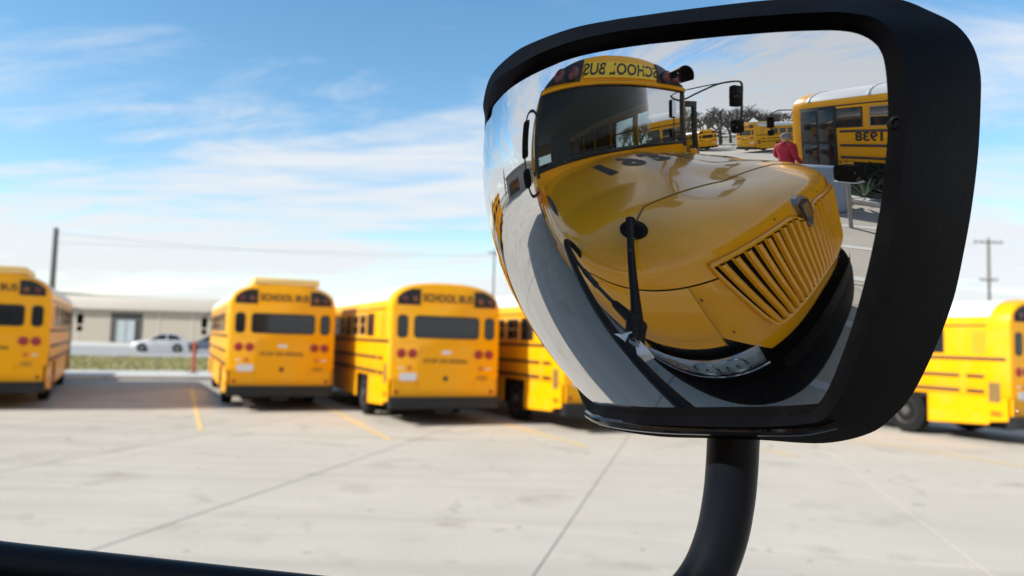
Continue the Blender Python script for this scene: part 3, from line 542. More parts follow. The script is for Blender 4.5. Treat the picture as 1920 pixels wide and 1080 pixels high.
    for s in (1, -1):
        m = MB(); m.prism(rounded_rect(min(s*.6, s*1.04), max(s*.6, s*1.04), 2.46, 2.72, .05), yz, y-.15, y+.0); lp = m.build('lamp_panel', BLKM, B)
        for x, mm in ((.72, AMB), (.93, RED)): m = MB(); m.lathe((s*x, y, 2.59), (0, 1, 0), [(0, .085), (.02, .07), (.026, .01)], 16); m.build('warning_lamp', mm, lp)
        m = MB(); m.lathe((s*.85, y, 1.05), (0, 1, 0), [(0, .14), (.02, .14), (.03, .10), (.035, .01)], 18); m.build('headlight', CHR, B)
        m = MB(); m.tube([(s*1.1, y-.1, 2.45), (s*1.3, y+.3, 2.5), (s*1.42, y+.45, 2.4), (s*1.42, y+.45, 1.7)], .018, 8); ar = m.build('mirror_arm', BLKM, B)
        m = MB(); m.box(s*1.42-.1, s*1.42+.1, y+.42, y+.5, 1.95, 2.3, .02); m.build('mirror_head', BLK, ar)
        m = MB(); m.box(s*1.42-.09, s*1.42+.09, y+.42, y+.5, 1.7, 1.88, .03); m.build('convex_mirror_head', BLK, ar)
    # entry door on the right side
    m = MB(); m.box(1.205, 1.236, 9.06, 9.98, .46, 2.42, .01); dd = m.build('door', BLKM, B)
    for a, b in ((9.12, 9.48), (9.54, 9.92)):
        for z0, z1 in ((.62, 1.4), (1.48, 2.34)): m = MB(); m.box(1.22, 1.242, a, b, z0, z1, .005); m.build('pane', DGL, dd)
    return B
PROTO = make_transit_bus()
BUSES = []
def place_bus(lat, D, label, rz=None, first=False, loc=None, num=None):
    b = PROTO if first else copy_tree(PROTO)
    b.location = loc if loc is not None else lot(lat, D); b.rotation_euler = (0, 0, AL if rz is None else rz)
    tag(b, label, 'school bus', 'yellow school buses parked in the lot'); BUSES.append(b)
    return b
specs = [(-3.84, 19.5, 'yellow school bus at left edge with rooftop unit, cut off by the frame'),
         (2.276, 18.37, 'yellow school bus with a pale rooftop unit, right of the empty bay'),
         (5.21, 15.05, 'yellow school bus with plain rounded roof between its neighbour and the mirror'),
         (8.31, 13.3, 'yellow school bus half hidden behind the lower left of the mirror'),
         (16.42, 9.6, 'yellow school bus at the right edge showing its sunlit side')]
bs = [place_bus(la, d, lb, first=(i == 0)) for i, (la, d, lb) in enumerate(specs)]
bs += [place_bus(-7.2, 22.4, 'yellow bus seen only as a thin sliver near the mirror\'s left rim, nearer one'),
       place_bus(-10.3, 24.3, 'yellow bus seen only as a thin sliver near the mirror\'s left rim, farther one')]
bs[0].rotation_euler = (0, 0, AL + R(4)); bs[0].location = Vector(bs[0].location) + RX*.003 - AX*.085
B38 = place_bus(0, 0, 'yellow bus with dark entry door numbered 1938, reflected at the mirror\'s right', rz=0, loc=(0, 0, 0))
hd = Vector((-.954, -.30, 0)); fc = Vector((-3.08, -7.70, 0)); B38.scale = (1, 1, 1.08); B38.location = fc - hd*LEN; B38.rotation_euler = (0, 0, math.atan2(-hd.x, hd.y))
text_obj('fleet_number', '1938', .30, M_at((1.226, 8.35, 1.58), R(90), R(90)), BLKM, B38, .03, .002)
for i, b in enumerate(bs): text_obj('fleet_number', '19' + '%02d' % (21 + 3*i), .13, M_at((.82, -.008, .985), R(90)), mat('faded_number', (.35, .17, .02), .5), b, .03, .001)
for b in bs[:2]:
    m = MB(); m.box(-.72, .80 if b is bs[1] else .72, .02, 1.9, 2.96, 3.13, .04); m.box(-.74, .56, .06, 1.8, 2.7, 2.97); m.build('rooftop_unit', mat('rooftop_unit_cream', (.86, .58, .20), .5, var=.05), b)

# ------------------------------------------------------------------ the long-nosed bus that carries the mirror: nose at y=0, tail at -y, x to its right
HB = empty('school_bus', (-.3901, -.6820, 0), -1.72043)
tag(HB, 'yellow long-nosed school bus filling the mirror\'s reflection, hood and grille towards us', 'school bus')
MEXP, HW_, NOSE = 3.0, 1.23, .75
def lean(y, z):
    # the lower front of the nose stands forward of the hood edge
    return .045*max(0, min(1, (1.46-z)/.36))*max(0, (y+NOSE)/NOSE)**3
YC = -1.56
def perim(p):
    """p in [-1,1], 0 = nose centre, +/-1 = cowl at each side"""
    s = 1 if p >= 0 else -1; a = abs(p)
    if a <= .62:
        f = a/.62*math.pi/2; return (s*HW_*math.sin(f)**(2/MEXP), -NOSE + NOSE*max(0, math.cos(f))**(2/MEXP), math.cos(f))
    k = (a-.62)/.38; return (s*(HW_ - .02*k), -NOSE + (YC+NOSE)*k, 0.)
def zedge(y): return 1.40 + .10*min(1, max(0, -y/.35))**1.3 + .05*min(1, max(0, -y-.35)/1.1)
def zspine(y): return 1.645 + (-y-.42)/1.14*.245
def hood_pt(p, t):
    x, y, c = perim(p); ys = y if c <= 0 else (-NOSE + (NOSE-.42)*c); k = 3.0 + .2*c
    g = (1-(1-t)**k)**(1/k); ze = zedge(y); zs = zspine(ys)
    X = x*(1-t); Y = y*(1-t) + ys*t
    # raised centre bulge with soft shoulders, fading out before the nose
    bl = 1/(1+math.exp((abs(X)-.40)/.035)) * min(1, max(0, (-Y-.42)/.35))
    Z = ze + (zs-ze)*g + .028*bl
    return (X, Y + lean(y, Z)*(1-t)**4, Z)
def front_y(x, z):
    """y of the front face at x, z"""
    f = math.asin(min(1, (abs(x)/HW_)**(MEXP/2))); p = f/(math.pi/2)*.62
    X, y, c = perim(p); ze = zedge(y)
    if z <= ze: return y + lean(y, z)
    ys = -NOSE + (NOSE-.42)*c; k = 3.0 + .2*c; G = min(1, (z-ze)/(zspine(ys)-ze)); t = 1-(1-G**k)**(1/k)
    return y*(1-t) + ys*t + lean(y, z)
PS = [i/60 for i in range(-60, 61)]
TS = [0, .003, .01, .025, .05, .085, .13, .18, .24, .31, .39, .48, .57, .66, .75, .84, .92, 1.0]
TSF = [0, .003, .01, .025, .05, .085, .13, .18, .25]       # front cap part of the hood ahead of the seam
# hood in two panels: the grille shell at the front and the long hood behind it
def seam_t(p):
    a = abs(p); return None
rows = [[hood_pt(p, t) for p in PS] for t in TS]
def panel(name, keep, m, off=0.):
    mb = MB(); idx = {}
    for i in range(len(TS)-1):
        for j in range(len(PS)-1):
            q = [(i, j), (i, j+1), (i+1, j+1), (i+1, j)]
            c = [sum(rows[a][b][k] for a, b in q)/4 for k in range(3)]
            if keep(c):
                f = []
                for a, b in q:
                    if (a, b) not in idx: idx[(a, b)] = len(mb.v); x, y, z = rows[a][b]; mb.v.append((x, y, z+off))
                    f.append(idx[(a, b)])
                if len(set(mb.v[k] for k in f)) >= 3: mb.f.append(tuple(f))
    me_o = mb.build(name, m, HB, 40)
    bm_ = bmesh.new(); bm_.from_mesh(me_o.data); bmesh.ops.remove_doubles(bm_, verts=bm_.verts, dist=.0005); bm_.to_mesh(me_o.data); bm_.free(); me_o.data.set_sharp_from_angle(angle=R(50)); return me_o
HOOD = panel('hood', lambda c: True, YELG)
# seam groove between hood and grille shell, its shade drawn as a fine raised dark line
def surf_z(x, y):
    """height of the hood above x, y by search on the shell"""
    best = None
    for s in range(0, 241):
        p = s/240*(1 if x >= 0 else -1)
        X, Y, c = perim(p); ys = Y if c <= 0 else (-NOSE + (NOSE-.42)*c)
        t = 1 - abs(x)/max(1e-6, abs(X)) if abs(X) > 1e-6 else None
        if t is None or t < 0 or t > 1: continue
        e = abs(Y*(1-t) + ys*t - y)
        if best is None or e < best[0]: best = (e, p, t)
    if best is None: return zspine(y)
    return hood_pt(best[1], best[2])[2]
SEAMSH = mat('seam_shade_brown', (.16, .07, .004), .7)  # shade in the seams put into the colour; rivets share it
sp = []
for k in range(41):
    x = -.93 + 1.86*k/40; y = -.35 - .05*math.cos(x*1.2) + .12*max(0, abs(x)-.7)/.23
    sp.append((x, y, surf_z(x, y) + .0005))
m = MB(); m.tube(sp, .0045, 6); m.build('hood_seam', SEAMSH, HB)
# side band: fenders and front panel, below the hood edge
def band_rows(p0, p1, n, zl, bulge):
    out = []
    for v in range(9):
        r = []
        for i in range(n+1):
            p = p0 + (p1-p0)*i/n; x, y, c = perim(p); zt = zedge(y) - .008; zb = zl(p, x, y); k = v/8
            b = bulge*math.sin(math.pi*min(1, k*1.15))**.7 if k*1.15 < 1 else 0
            nx, ny = (abs(x)/HW_)**1.2, (y+NOSE)/NOSE if y > -NOSE else 0; q = math.hypot(nx, ny) or 1
            r.append((x + math.copysign(b*nx/q, x) - math.copysign(.012*k*nx/q, x), y + b*ny/q - .012*k*ny/q, zt*(1-k) + zb*k))
            X_, Y_, Z_ = r[-1]; r[-1] = (X_, Y_ + lean(y, Z_), Z_)
        out.append(r)
    return out
def arch(p, x, y):
    if y < -.42:
        d = y+.98; return max(.92 if y < -1.5 else .60, .50 + math.sqrt(max(0, .62**2 - d*d))) if abs(d) < .62 else .70
    return 1.03 + .03*min(1, max(0, -y/.42))
for s in (1, -1):
    m = MB(); m.grid(band_rows(s*.2572, s*1., 60, arch, .035)); m.build('fender', YELG, HB, 40)
m = MB(); m.grid(band_rows(-.2560, .2560, 40, lambda p, x, y: .862 + .14*max(0, abs(x)-.68)/.12, .0)); FP = m.build('front_panel', YELG, HB, 40)
for s in (1, -1):
    x, y, c = perim(s*.2566); m = MB(); m.tube([(x, y-.004+lean(y, zz), zz) for zz in (1.04, 1.12, 1.2, 1.3, 1.39)], .003, 6); m.build('panel_gap', SEAMSH, HB)  # raised dark line for the shade in the panel gap
# recess band, headlights, bumper
def around(p0, p1, n, z0, z1, sc, yo, thick=.03, nz=4, rnd=0.):
    rows_ = []
    for v in range(nz+1):
        k = v/nz; e = rnd*(1-(2*k-1)**4)
        rows_.append([(perim(p)[0]*(sc+e), (perim(p)[1]+.75)*(sc+e)-.75+yo, z0+(z1-z0)*k) for p in [p0+(p1-p0)*i/n for i in range(n+1)]])
    return rows_
m = MB(); m.grid(around(-.66, .66, 60, .74, 1.06, .955, .0)); m.build('lamp_recess', BLKM, HB)
for s in (1, -1):
    m = MB(); m.grid(around(s*.19, s*.58, 24, .765, .935, .99, .02, nz=6, rnd=.012)); hl = m.build('headlight', mat('headlight_reflector', (.90, .92, .95), .22, metal=.8, var=.3, vscale=16, bump=.3, bscale=18), HB)
    m = MB(); m.grid(around(s*.185, s*.585, 24, .76, .94, .998, .022, nz=6, rnd=.016)); m.build('cover_lens', GL_C, hl)
    for pp, rr_ in ((.27, .062), (.36, .062), (.45, .05)):
        x_, y_, c_ = perim(s*pp); xa, ya, _ = perim(s*(pp-.02)); xb, yb, _ = perim(s*(pp+.02)); tg = Vector((xb-xa, yb-ya, 0)).normalized(); nn_ = Vector((tg.y, -tg.x, 0)); nn_ = nn_ if nn_.y > 0 else -nn_
        m = MB(); m.lathe(Vector((x_, y_+.02, .85)) - nn_*.03, nn_, [(.0, rr_*.3), (.012, rr_*.75), (.03, rr_), (.036, rr_*1.06), (.03, rr_*1.12)], 20); m.build('lamp_bowl', CHR if pp < .4 else AMB, hl)
        m = MB(); m.lathe(Vector((x_, y_+.02, .85)) - nn_*.02, nn_, [(0, .012), (.02, .014), (.028, .005)], 10); m.build('bulb', BLKM, hl)
    mm = MB()
    for zz in (.757, .943): mm.tube([(perim(p)[0]*1.003, (perim(p)[1]+.75)*1.003-.73, zz) for p in [s*.185+s*.40*i/24 for i in range(25)]], .007, 6)
    mm.build('chrome_trim', CHR, hl)
m = MB(); m.grid(around(-.60, .60, 60, .40, .735, 1.0, .09, nz=8, rnd=.02)); top_ = around(-.60, .60, 60, .735, .735, 1.0, .09, nz=1)[0]; in_ = around(-.60, .60, 60, .735, .735, .93, .0, nz=1)[0]; m.grid([top_, in_]); m.grid(around(-.187, .187, 30, .735, .858, .99, .10, nz=3, rnd=.005)); m.build('front_bumper', BLKG, HB)
m = MB(); m.box(-1.0, 1.0, -1.5, -.35, .45, 1.1); m.build('engine_bay', UND, HB)
# grille: dark backing, surround and one bar per slat, with the shield badge at the top centre
def gx(z): return .605 + (z-1.04)/(1.48-1.04)*.155
def gtop(x): return 1.485 - .012*(abs(x)/.7)**2 - .085*max(0, 1-abs(x)/.17)**1.2
NG = 30
rows_ = []
for v in range(9):
    k = v/8; rows_.append([])
    for i in range(NG+1):
        a = -1+2*i/NG; xb = a*gx(1.04); z = 1.04 + (gtop(a*.75)-1.04)*k; x = a*gx(z); rows_[-1].append((x, front_y(x, z)+.004, z))
m = MB(); m.grid(rows_); GR = m.build('grille', BLKG, HB)
NSL = 21
for i in range(NSL):
    a = -1 + 2*(i+.5)/NSL; 
    zt = gtop(a*.74) - .004; hw = .0195; mb = MB(); r1 = []
    for v in range(8):
        z = 1.045 + (zt-1.045)*v/7; xc = a*gx(z); y = front_y(xc, z); r1.append([(xc-hw, y+.003, z), (xc-hw*.75, y+.020, z), (xc, y+.026, z), (xc+hw*.75, y+.020, z), (xc+hw, y+.003, z)])
    mb.grid(r1); mb.build('slat', YELG, GR, 40)
loop = []
for i in range(NG+1): a = -1+2*i/NG; z = gtop(a*.75)+.004; x = a*(gx(z)+.006); loop.append((x, front_y(x, z)+.008, z))
for z in (1.43, 1.33, 1.23, 1.13): x = gx(z)+.010; loop.append((x, front_y(x, z)+.008, z))
for i in range(NG+1): a = 1-2*i/NG; z = 1.03 + .02*max(0, abs(a)-.93)/.07; x = a*(gx(1.04)+.004); loop.append((x, front_y(x, z)+.012, z))
for z in (1.13, 1.23, 1.33, 1.43): x = -gx(z)-.010; loop.append((x, front_y(x, z)+.008, z))
m = MB(); m.tube(loop + loop[:2], .010, 8, False); m.build('surround', YELG, GR)
sh = [(0, -.105), (.045, -.06), (.068, .0), (.072, .055), (.04, .075), (0, .082), (-.04, .075), (-.072, .055), (-.068, .0), (-.045, -.06)]
def badge_fn(sc):
    def f(a, b, d): z = 1.478+b*sc; return (a*sc, front_y(0, min(1.60, z)) + d, z)
    return f
m = MB(); m.prism(sh, badge_fn(1.1), -.01, .024); bdg = m.build('badge', mat('badge_pewter', (.30, .29, .27), .35, metal=1.), HB, 0)
m = MB(); m.prism(sh, badge_fn(.88), .01, .027); m.build('badge_face', mat('badge_dark', (.03, .03, .035), .3), bdg, 0)
for x in (-.024, 0, .024): m = MB(); m.prism([(x-.006, -.045), (x+.006, -.045), (x+.006, .045), (x-.006, .045)], badge_fn(.98), .02, .030); m.build('badge_bar', CHR, bdg, 0)
# rivets on the nose
for x, z in ((-.86, 1.34), (-.82, 1.12), (.86, 1.34), (-.30, 1.52), (.3, 1.52)):
    m = MB(); m.lathe((x, front_y(x, z), z), (0, 1, .2), [(0, .007), (.002, .006), (.003, .002)], 10); m.build('rivet', SEAMSH, HB)
for s in (1, -1):
    wheel(HB, s*1.20, -.98, .51, s)
    # side vent slit and amber lamp at the cowl
    vp = []
    for k in range(9):
        y = -1.36+.52*k/8; vp.append((s*1.13, y, surf_z(1.13, y)))
    m = MB(); m.tube([(a*1.0, b, c) for a, b, c in vp], [.004, .016, .024, .028, .028, .028, .024, .016, .004], 8); m.build('side_vent', BLKM, HB)
    m = MB(); m.lathe((s*1.225, -1.48, 1.735), (s*.75, .66, 0), [(-.05, .07), (.0, .075), (.03, .072), (.045, .05), (.05, .01)], 20); tl = m.build('turn_lamp', AMB, HB)
    m = MB(); m.lathe((s*1.225, -1.48, 1.735), (s*.75, .66, 0), [(-.06, .085), (.012, .085)], 20); m.build('lamp_base', YEL, tl)
# fleet number painted flat on the hood, read from the cab side
def drape(o, dz):
    for v in o.data.vertices: v.co.z = surf_z(v.co.x, min(-.45, v.co.y)) + dz
for ch, x in (('1', -.44), ('9', -.14), ('3', .16), ('1', .46)):
    t = text_obj('hood_number', ch, .43, M_at((x, -1.15, 1.8), 0, 0), BLKM, HB, .05, 0.)
    bm_ = bmesh.new(); bm_.from_mesh(t.data); bmesh.ops.subdivide_edges(bm_, edges=bm_.edges, cuts=2); bmesh.ops.triangulate(bm_, faces=bm_.faces); bm_.to_mesh(t.data); bm_.free(); drape(t, .003)

# cab and body
def archz(x, zt=3.13, zb=2.56): return zb + (zt-zb)*(1-min(1, (abs(x)/1.235))**2.4)**(1/2.4)
TAIL = -10.2
def roof_ring(y, zt=3.13, ins=0.): return [( -1.235+ins + (2.47-2*ins)*i/40, y, archz((-1.235 + 2.47*i/40)*.9999, zt-ins)) for i in range(41)]
m = MB(); m.grid([roof_ring(YC-.16, 3.13), roof_ring(-4, 3.13), roof_ring(-7, 3.13), roof_ring(TAIL, 3.13)]); 
m.grid([[(x, y, z-.03) for x, y, z in roof_ring(yy, 3.13)] for yy in (YC-.16, TAIL)]); m.build('roof', WHT, HB)
# roof cap over the windshield
zb = 2.735
cap = []
for k in range(7):
    q = k/6; row = []
    for i in range(41):
        x = -1.225 + 2.45*i/40; zt = archz(x); z0 = min(zb + .02*(1-abs(x)/1.2), zt); z = z0 + (zt-z0)*q
        row.append((x, YC + .06 - .10*(x/1.2)**2 - .10*q**2.2 - .02*q, z))
    cap.append(row)
cap.append([(x, YC-.16, z) for x, y, z in roof_ring(0)]); cap.insert(0, [(x, y-.10, z-.012) for x, y, z in cap[0]])
m = MB(); m.grid(cap); CAP = m.build('roof_cap', YEL, HB)
def capy(x, z):
    zt = archz(x); q = max(0, min(1, (z-zb)/max(.05, zt-zb))); return YC + .06 - .10*(x/1.2)**2 - .10*q**2.2 - .02*q
def on_cap(poly, off0, off1, name, mm, par=HB):
    m = MB(); m.prism(poly, lambda a, b, d: (a, capy(a, b)+d, b), off0, off1); return m.build(name, mm, par, 0)
def cap_patch(name, mm, x0, x1, zl, zh, off, par=HB, n=16, k=8):
    rows_ = []
    for v in range(k+1):
        rows_.append([]); q = v/k
        for i in range(n+1):
            x = x0 + (x1-x0)*i/n; a = zl; b_ = min(zh, archz(x)-.014); a = min(a, b_-.004); z = a + (b_-a)*q; rows_[-1].append((x, capy(x, z)+off, z))
    ed = [[(x, y-off-.03, z) for x, y, z in r] for r in (rows_[0], rows_[-1])]
    m = MB(); m.grid([ed[0]] + rows_ + [ed[1]]); m.grid([[(x, y-off-.03, z) for x, y, z in [r[0] for r in rows_]], [r[0] for r in rows_]]); m.grid([[(x, y-off-.03, z) for x, y, z in [r[-1] for r in rows_]], [r[-1] for r in rows_]])
    return m.build(name, mm, par, 30)
sg = cap_patch('sign_board', SIGNY, -.56, .56, 2.775, 2.995, .024)
t = text_obj('sign_lettering', 'SCHOOL BUS', .232, Matrix.Identity(4), BLKM, sg, .02, 0., .84)
for v in t.data.vertices: a, b = v.co.x, v.co.y; v.co = (-a, capy(-a, 2.884+b)+.0275, 2.884+b)
for s in (1, -1):
    lp = cap_patch('lamp_panel', BLKM, s*.60, s*1.17, 2.755, 3.06, .020)
    for x, mm in ((.74, AMB), (.96, RED)):
        m = MB(); m.lathe((s*x, capy(x, 2.84)+.018, 2.845), (0, 1, .05), [(0, .088), (.03, .088), (.034, .08)], 20); rg = m.build('warning_lamp_ring', BLKM, lp)
        m = MB(); m.lathe((s*x, capy(x, 2.84)+.034, 2.845), (0, 1, .05), [(0, .08), (.014, .078), (.03, .05), (.034, .01)], 20); m.build('warning_lamp', REDD, lp)
    if s > 0:
        m = MB(); rws = []
        for d, sc in ((-.03, 1.0), (.16, 1.06)):
            rws.append([(.985 + .16*sc*math.cos(R(a)), capy(.95, 2.84)+d, 2.855 + .15*sc*math.sin(R(a))) for a in range(-15, 196, 15)])
        rws += [[(.985 + (x-.985)*.93, y, 2.855+(z-2.855)*.93) for x, y, z in r] for r in rws[::-1]]
        m.grid(rws); m.build('lamp_visor', BLK, lp)
# lip under the cap, A pillars, cowl
m = MB(); m.tube([(x, YC+.07-.10*(x/1.2)**2, 2.72-.02*(x/1.2)**2) for x in [-1.2+.1*i for i in range(25)]], .022, 8); m.build('cap_lip', YEL, HB)
WS0, WS1 = 1.95, 2.70
def wsy(x, z): return YC + .05 - .10*(x/1.2)**2 - .02*(z-WS0)
m = MB(); m.grid([[(x, wsy(x, z), z) for x in [-1.16+2.32*i/24 for i in range(25)]] for z in (WS0, 2.15, 2.35, 2.55, WS1)]); WSO = m.build('windshield', GL_T, HB)
mb = MB()
for s in (1, -1): mb.tube([(s*1.185, wsy(1.185, z)-.005, z) for z in (1.87, 2.1, 2.4, 2.74)], .034, 8)
mb.build('windshield_pillar', BLKM, HB)
mb = MB(); mb.tube([(x, wsy(x, WS0)+.004, WS0-.006-.02*(x/1.2)**2) for x in [-1.2+.1*i for i in range(25)]], .022, 8); mb.build('windshield_gasket', BLKM, HB)
for s, x0 in ((1, -.75), (1, .25)):
    m = MB(); m.tube([(x0, YC+.09, 1.95), (x0+.25, YC+.10, 1.975), (x0+.62, YC+.085, 1.98)], .010, 6); m.tube([(x0+.15, YC+.09, 1.995), (x0+.72, YC+.075, 2.005)], .007, 6); m.build('wiper', BLKM, HB)
m = MB(); m.grid([[(x, YC+.06-.1*(x/1.2)**2, z) for x in [-1.22+2.44*i/24 for i in range(25)]] for z in (1.42, 1.67, 1.93)]); m.build('cowl', YEL, HB)
m = MB(); m.box(-1.15, 1.15, YC-.55, YC-.03, 1.45, 1.91, .03); m.build('dashboard', BLKM, HB)
# sides with real window openings, floor, rear wall, seats
WZ0, WZ1 = 1.95, 2.54
for s in (1, -1):
    x0, x1 = sorted((s*1.20, s*1.235)); mb = MB()
    mb.box(x0, x1, TAIL, -2.55, .50, WZ0); mb.box(x0, x1, TAIL, YC-.05, WZ1, 2.63)
    if s < 0: mb.box(x0, x1, -2.55, YC-.05, .92, 1.9)
    else: mb.box(x0, x1, -1.62, YC-.05, .92, WZ1)
    nwin = 9; pit = (TAIL+2.60)/-nwin
    for k in range(nwin+1): yb = -2.60 - pit*k; mb.box(x0, x1, yb-.05, yb+.05, WZ0, WZ1)
    mb.build('side_wall', YEL, HB, 0)
    for k in range(nwin):
        ya = -2.60 - pit*k - .05; yb = -2.60 - pit*(k+1) + .05; xm = s*1.217; m = MB()
        for a, b, c, d in ((yb, ya, WZ0, WZ0+.03), (yb, ya, WZ1-.03, WZ1), (yb, yb+.025, WZ0+.03, WZ1-.03), (ya-.025, ya, WZ0+.03, WZ1-.03), (yb+.025, ya-.025, 2.24, 2.265)): m.box(xm-.01, xm+.01, a, b, c, d)
        wf = m.build('window', BLKM, HB, 0); m = MB(); m.box(xm-.002, xm+.002, yb+.02, ya-.02, WZ0+.02, WZ1-.02); m.build('pane', GL_C, wf, 0)
    for z in (1.92, 1.45, 1.12): m = MB(); m.box(min(s*1.235, s*1.258), max(s*1.235, s*1.258), TAIL+.1, -2.6 if s > 0 else -1.9, z-.028, z+.028, .006); m.build('rub_rail', BLKM, HB)
    wheel(HB, s*1.19, -7.9, .5, s)
    m = MB(); m.prism([(-2.5, 2.0), (-1.68, 2.0), (-1.68, 2.58), (-2.5, 2.58)] if s < 0 else [(-2.5, .75), (-1.68, .75), (-1.68, 2.58), (-2.5, 2.58)], lambda a, b, d: (d, a, b), s*1.214, s*1.218); m.build('driver_window' if s < 0 else 'door_opening_glass', GL_C, HB, 0)
m = MB(); m.box(-1.2, 1.2, TAIL, TAIL+.05, .6, 1.95); m.box(-1.2, -.75, TAIL, TAIL+.05, 1.95, 2.9); m.box(.75, 1.2, TAIL, TAIL+.05, 1.95, 2.9); m.box(-.75, .75, TAIL, TAIL+.05, 2.5, 3.1); m.build('rear_wall', YEL, HB, 0)
m = MB(); m.box(-.72, .72, TAIL+.02, TAIL+.03, 1.96, 2.5); m.build('rear_window', GL_C, HB, 0)
m = MB(); m.box(-1.19, 1.19, TAIL+.06, YC-.6, .95, 1.0); m.build('floor', INT, HB, 0)
m = MB(); m.grid([[(-1.19+2.38*i/20, y, archz(-1.19+2.38*i/20)-.07) for i in range(21)] for y in (TAIL+.06, YC-.2)]); m.build('ceiling', mat('ceiling_panel', (.16, .19, .20), .6), HB)
for k in range(9):
    for s in (1, -1):
        y = -3.2-.76*k; m = MB(); m.box(s*.72-.46, s*.72+.46, y-.06, y+.06, 1.35, 2.0, .05); m.box(s*.72-.46, s*.72+.46, y, y+.45, 1.3, 1.45, .05); m.build('seat', SEAT, HB)
m = MB(); m.box(-.75, -.3, -2.6, -2.45, 1.4, 2.35, .06); m.box(-.75, -.3, -2.5, -2.05, 1.35, 1.5, .05); m.build('driver_seat', SEAT, HB)
m = MB(); m.tube([(-.52+.22*math.cos(R(a)), -1.98+.06*math.sin(R(a)), 1.96+.20*math.sin(R(a))) for a in range(0, 361, 20)], .016, 8, False); m.build('steering_wheel', BLKM, HB)
m = MB(); m.box(-.98, .98, TAIL+.3, YC-.2, .42, .96); m.build('chassis', UND, HB, 0)
# entry door folded open at the right
m = MB()
for a, b, c, d in ((1.25, 1.55, 2.47, 2.56), (1.25, 1.55, .70, .80), (1.25, 1.31, .80, 2.47), (1.49, 1.55, .80, 2.47), (1.31, 1.49, 1.58, 1.64)): m.box(a, b, -1.70, -1.655, c, d)
dro = m.build('entry_door', BLKM, HB, 0); m = MB(); m.box(1.30, 1.50, -1.68, -1.674, .78, 2.48); m.build('pane', GL_C, dro, 0)
# driver side and kerb side mirrors on hoop arms
def side_mirror(s, xm, z0, z1, c0, c1, pts, hw):
    m = MB(); m.tube(catmull(pts, 6, False), .014, 10); a = m.build('mirror_arm', BLKM, HB)
    m = MB(); m.box(xm-hw, xm+hw, -1.26, -1.18, z0, z1, .025); h = m.build('mirror_head', BLK, a)
    m = MB(); m.box(xm-hw+.015, xm+hw-.015, -1.264, -1.258, z0+.015, z1-.015); m.build('mirror_glass', MIRM, h)
    m = MB(); m.box(xm-hw-.01, xm+hw+.01, -1.25, -1.16, c0, c1, .04); m.build('convex_mirror_head', BLK, a)
side_mirror(-1, -1.39, 2.08, 2.37, 1.855, 2.0, [(-1.2, -1.58, 2.47), (-1.3, -1.35, 2.47), (-1.39, -1.22, 2.41), (-1.395, -1.21, 2.2), (-1.395, -1.21, 1.95), (-1.375, -1.22, 1.81), (-1.32, -1.32, 1.765), (-1.2, -1.50, 1.77)], .055)
side_mirror(1, 1.745, 2.39, 2.725, 1.98, 2.19, [(1.2, -1.58, 2.56), (1.33, -1.42, 2.66), (1.5, -1.30, 2.75), (1.72, -1.21, 2.79), (1.84, -1.20, 2.76), (1.855, -1.20, 2.55), (1.84, -1.20, 2.25), (1.80, -1.20, 1.95)], .10)
m = MB(); m.tube([(1.2, -1.56, 2.70), (1.45, -1.36, 2.75), (1.74, -1.2, 2.79)], .009, 8); m.build('mirror_brace', BLKM, HB)

# strut of the cross-view mirror: from its clamp to a rubber foot on the hood
Mh = Matrix.Translation((-.3901, -.6820, 0)) @ Matrix.Rotation(-1.72043, 4, 'Z')
fx, fy = -.875, -.285
fz = surf_z(fx, fy); dz_dx = (surf_z(fx+.03, fy)-surf_z(fx-.03, fy))/.06; dz_dy = (surf_z(fx, fy+.03)-surf_z(fx, fy-.03))/.06
fn_ = (Mh.to_3x3() @ Vector((-dz_dx, -dz_dy, 1))).normalized(); fp = Mh @ Vector((fx, fy, fz))
wb = WB(); wb.lathe(fp - fn_*.006, fn_, [(0, .062), (.012, .06), (.02, .05), (.026, .03), (.045, .022), (.06, .02)], 24); wb.build('hood_foot', BLK, MIR)
a0 = cl + sidev*.03; st = catmull([a0, a0 + (fp-a0)*.25 + Vector((0, 0, -.03)), a0 + (fp-a0)*.6 + Vector((0, 0, -.012)), fp + fn_*.05], 6, False)
wb = WB(); wb.tube(st, [.020 - .006*min(1, i/8) for i in range(len(st))], 14); wb.build('hood_strut', ARMB, MIR)
# web plate and adjuster rod between strut and tube
q0 = Vector(st[4]); q1 = Vector((-.45, .575, H0-.188))
wb = WB(); wb.tube([cl - Vector((-.02, 0, 0)), q0, q0.lerp(q1, .25)], [.017, .026, .016], 12); wb.build('bracket_web', ARMB, MIR)
wb = WB(); wb.tube([q0, q0.lerp(q1, .55), q0.lerp(q1, .56), q0.lerp(q1, .8), q0.lerp(q1, .81), q1, Vector((-.55, .575, H0-.172))], [.008, .008, .013, .013, .009, .009, .008], 12); wb.build('adjuster_rod', BLKM, MIR)

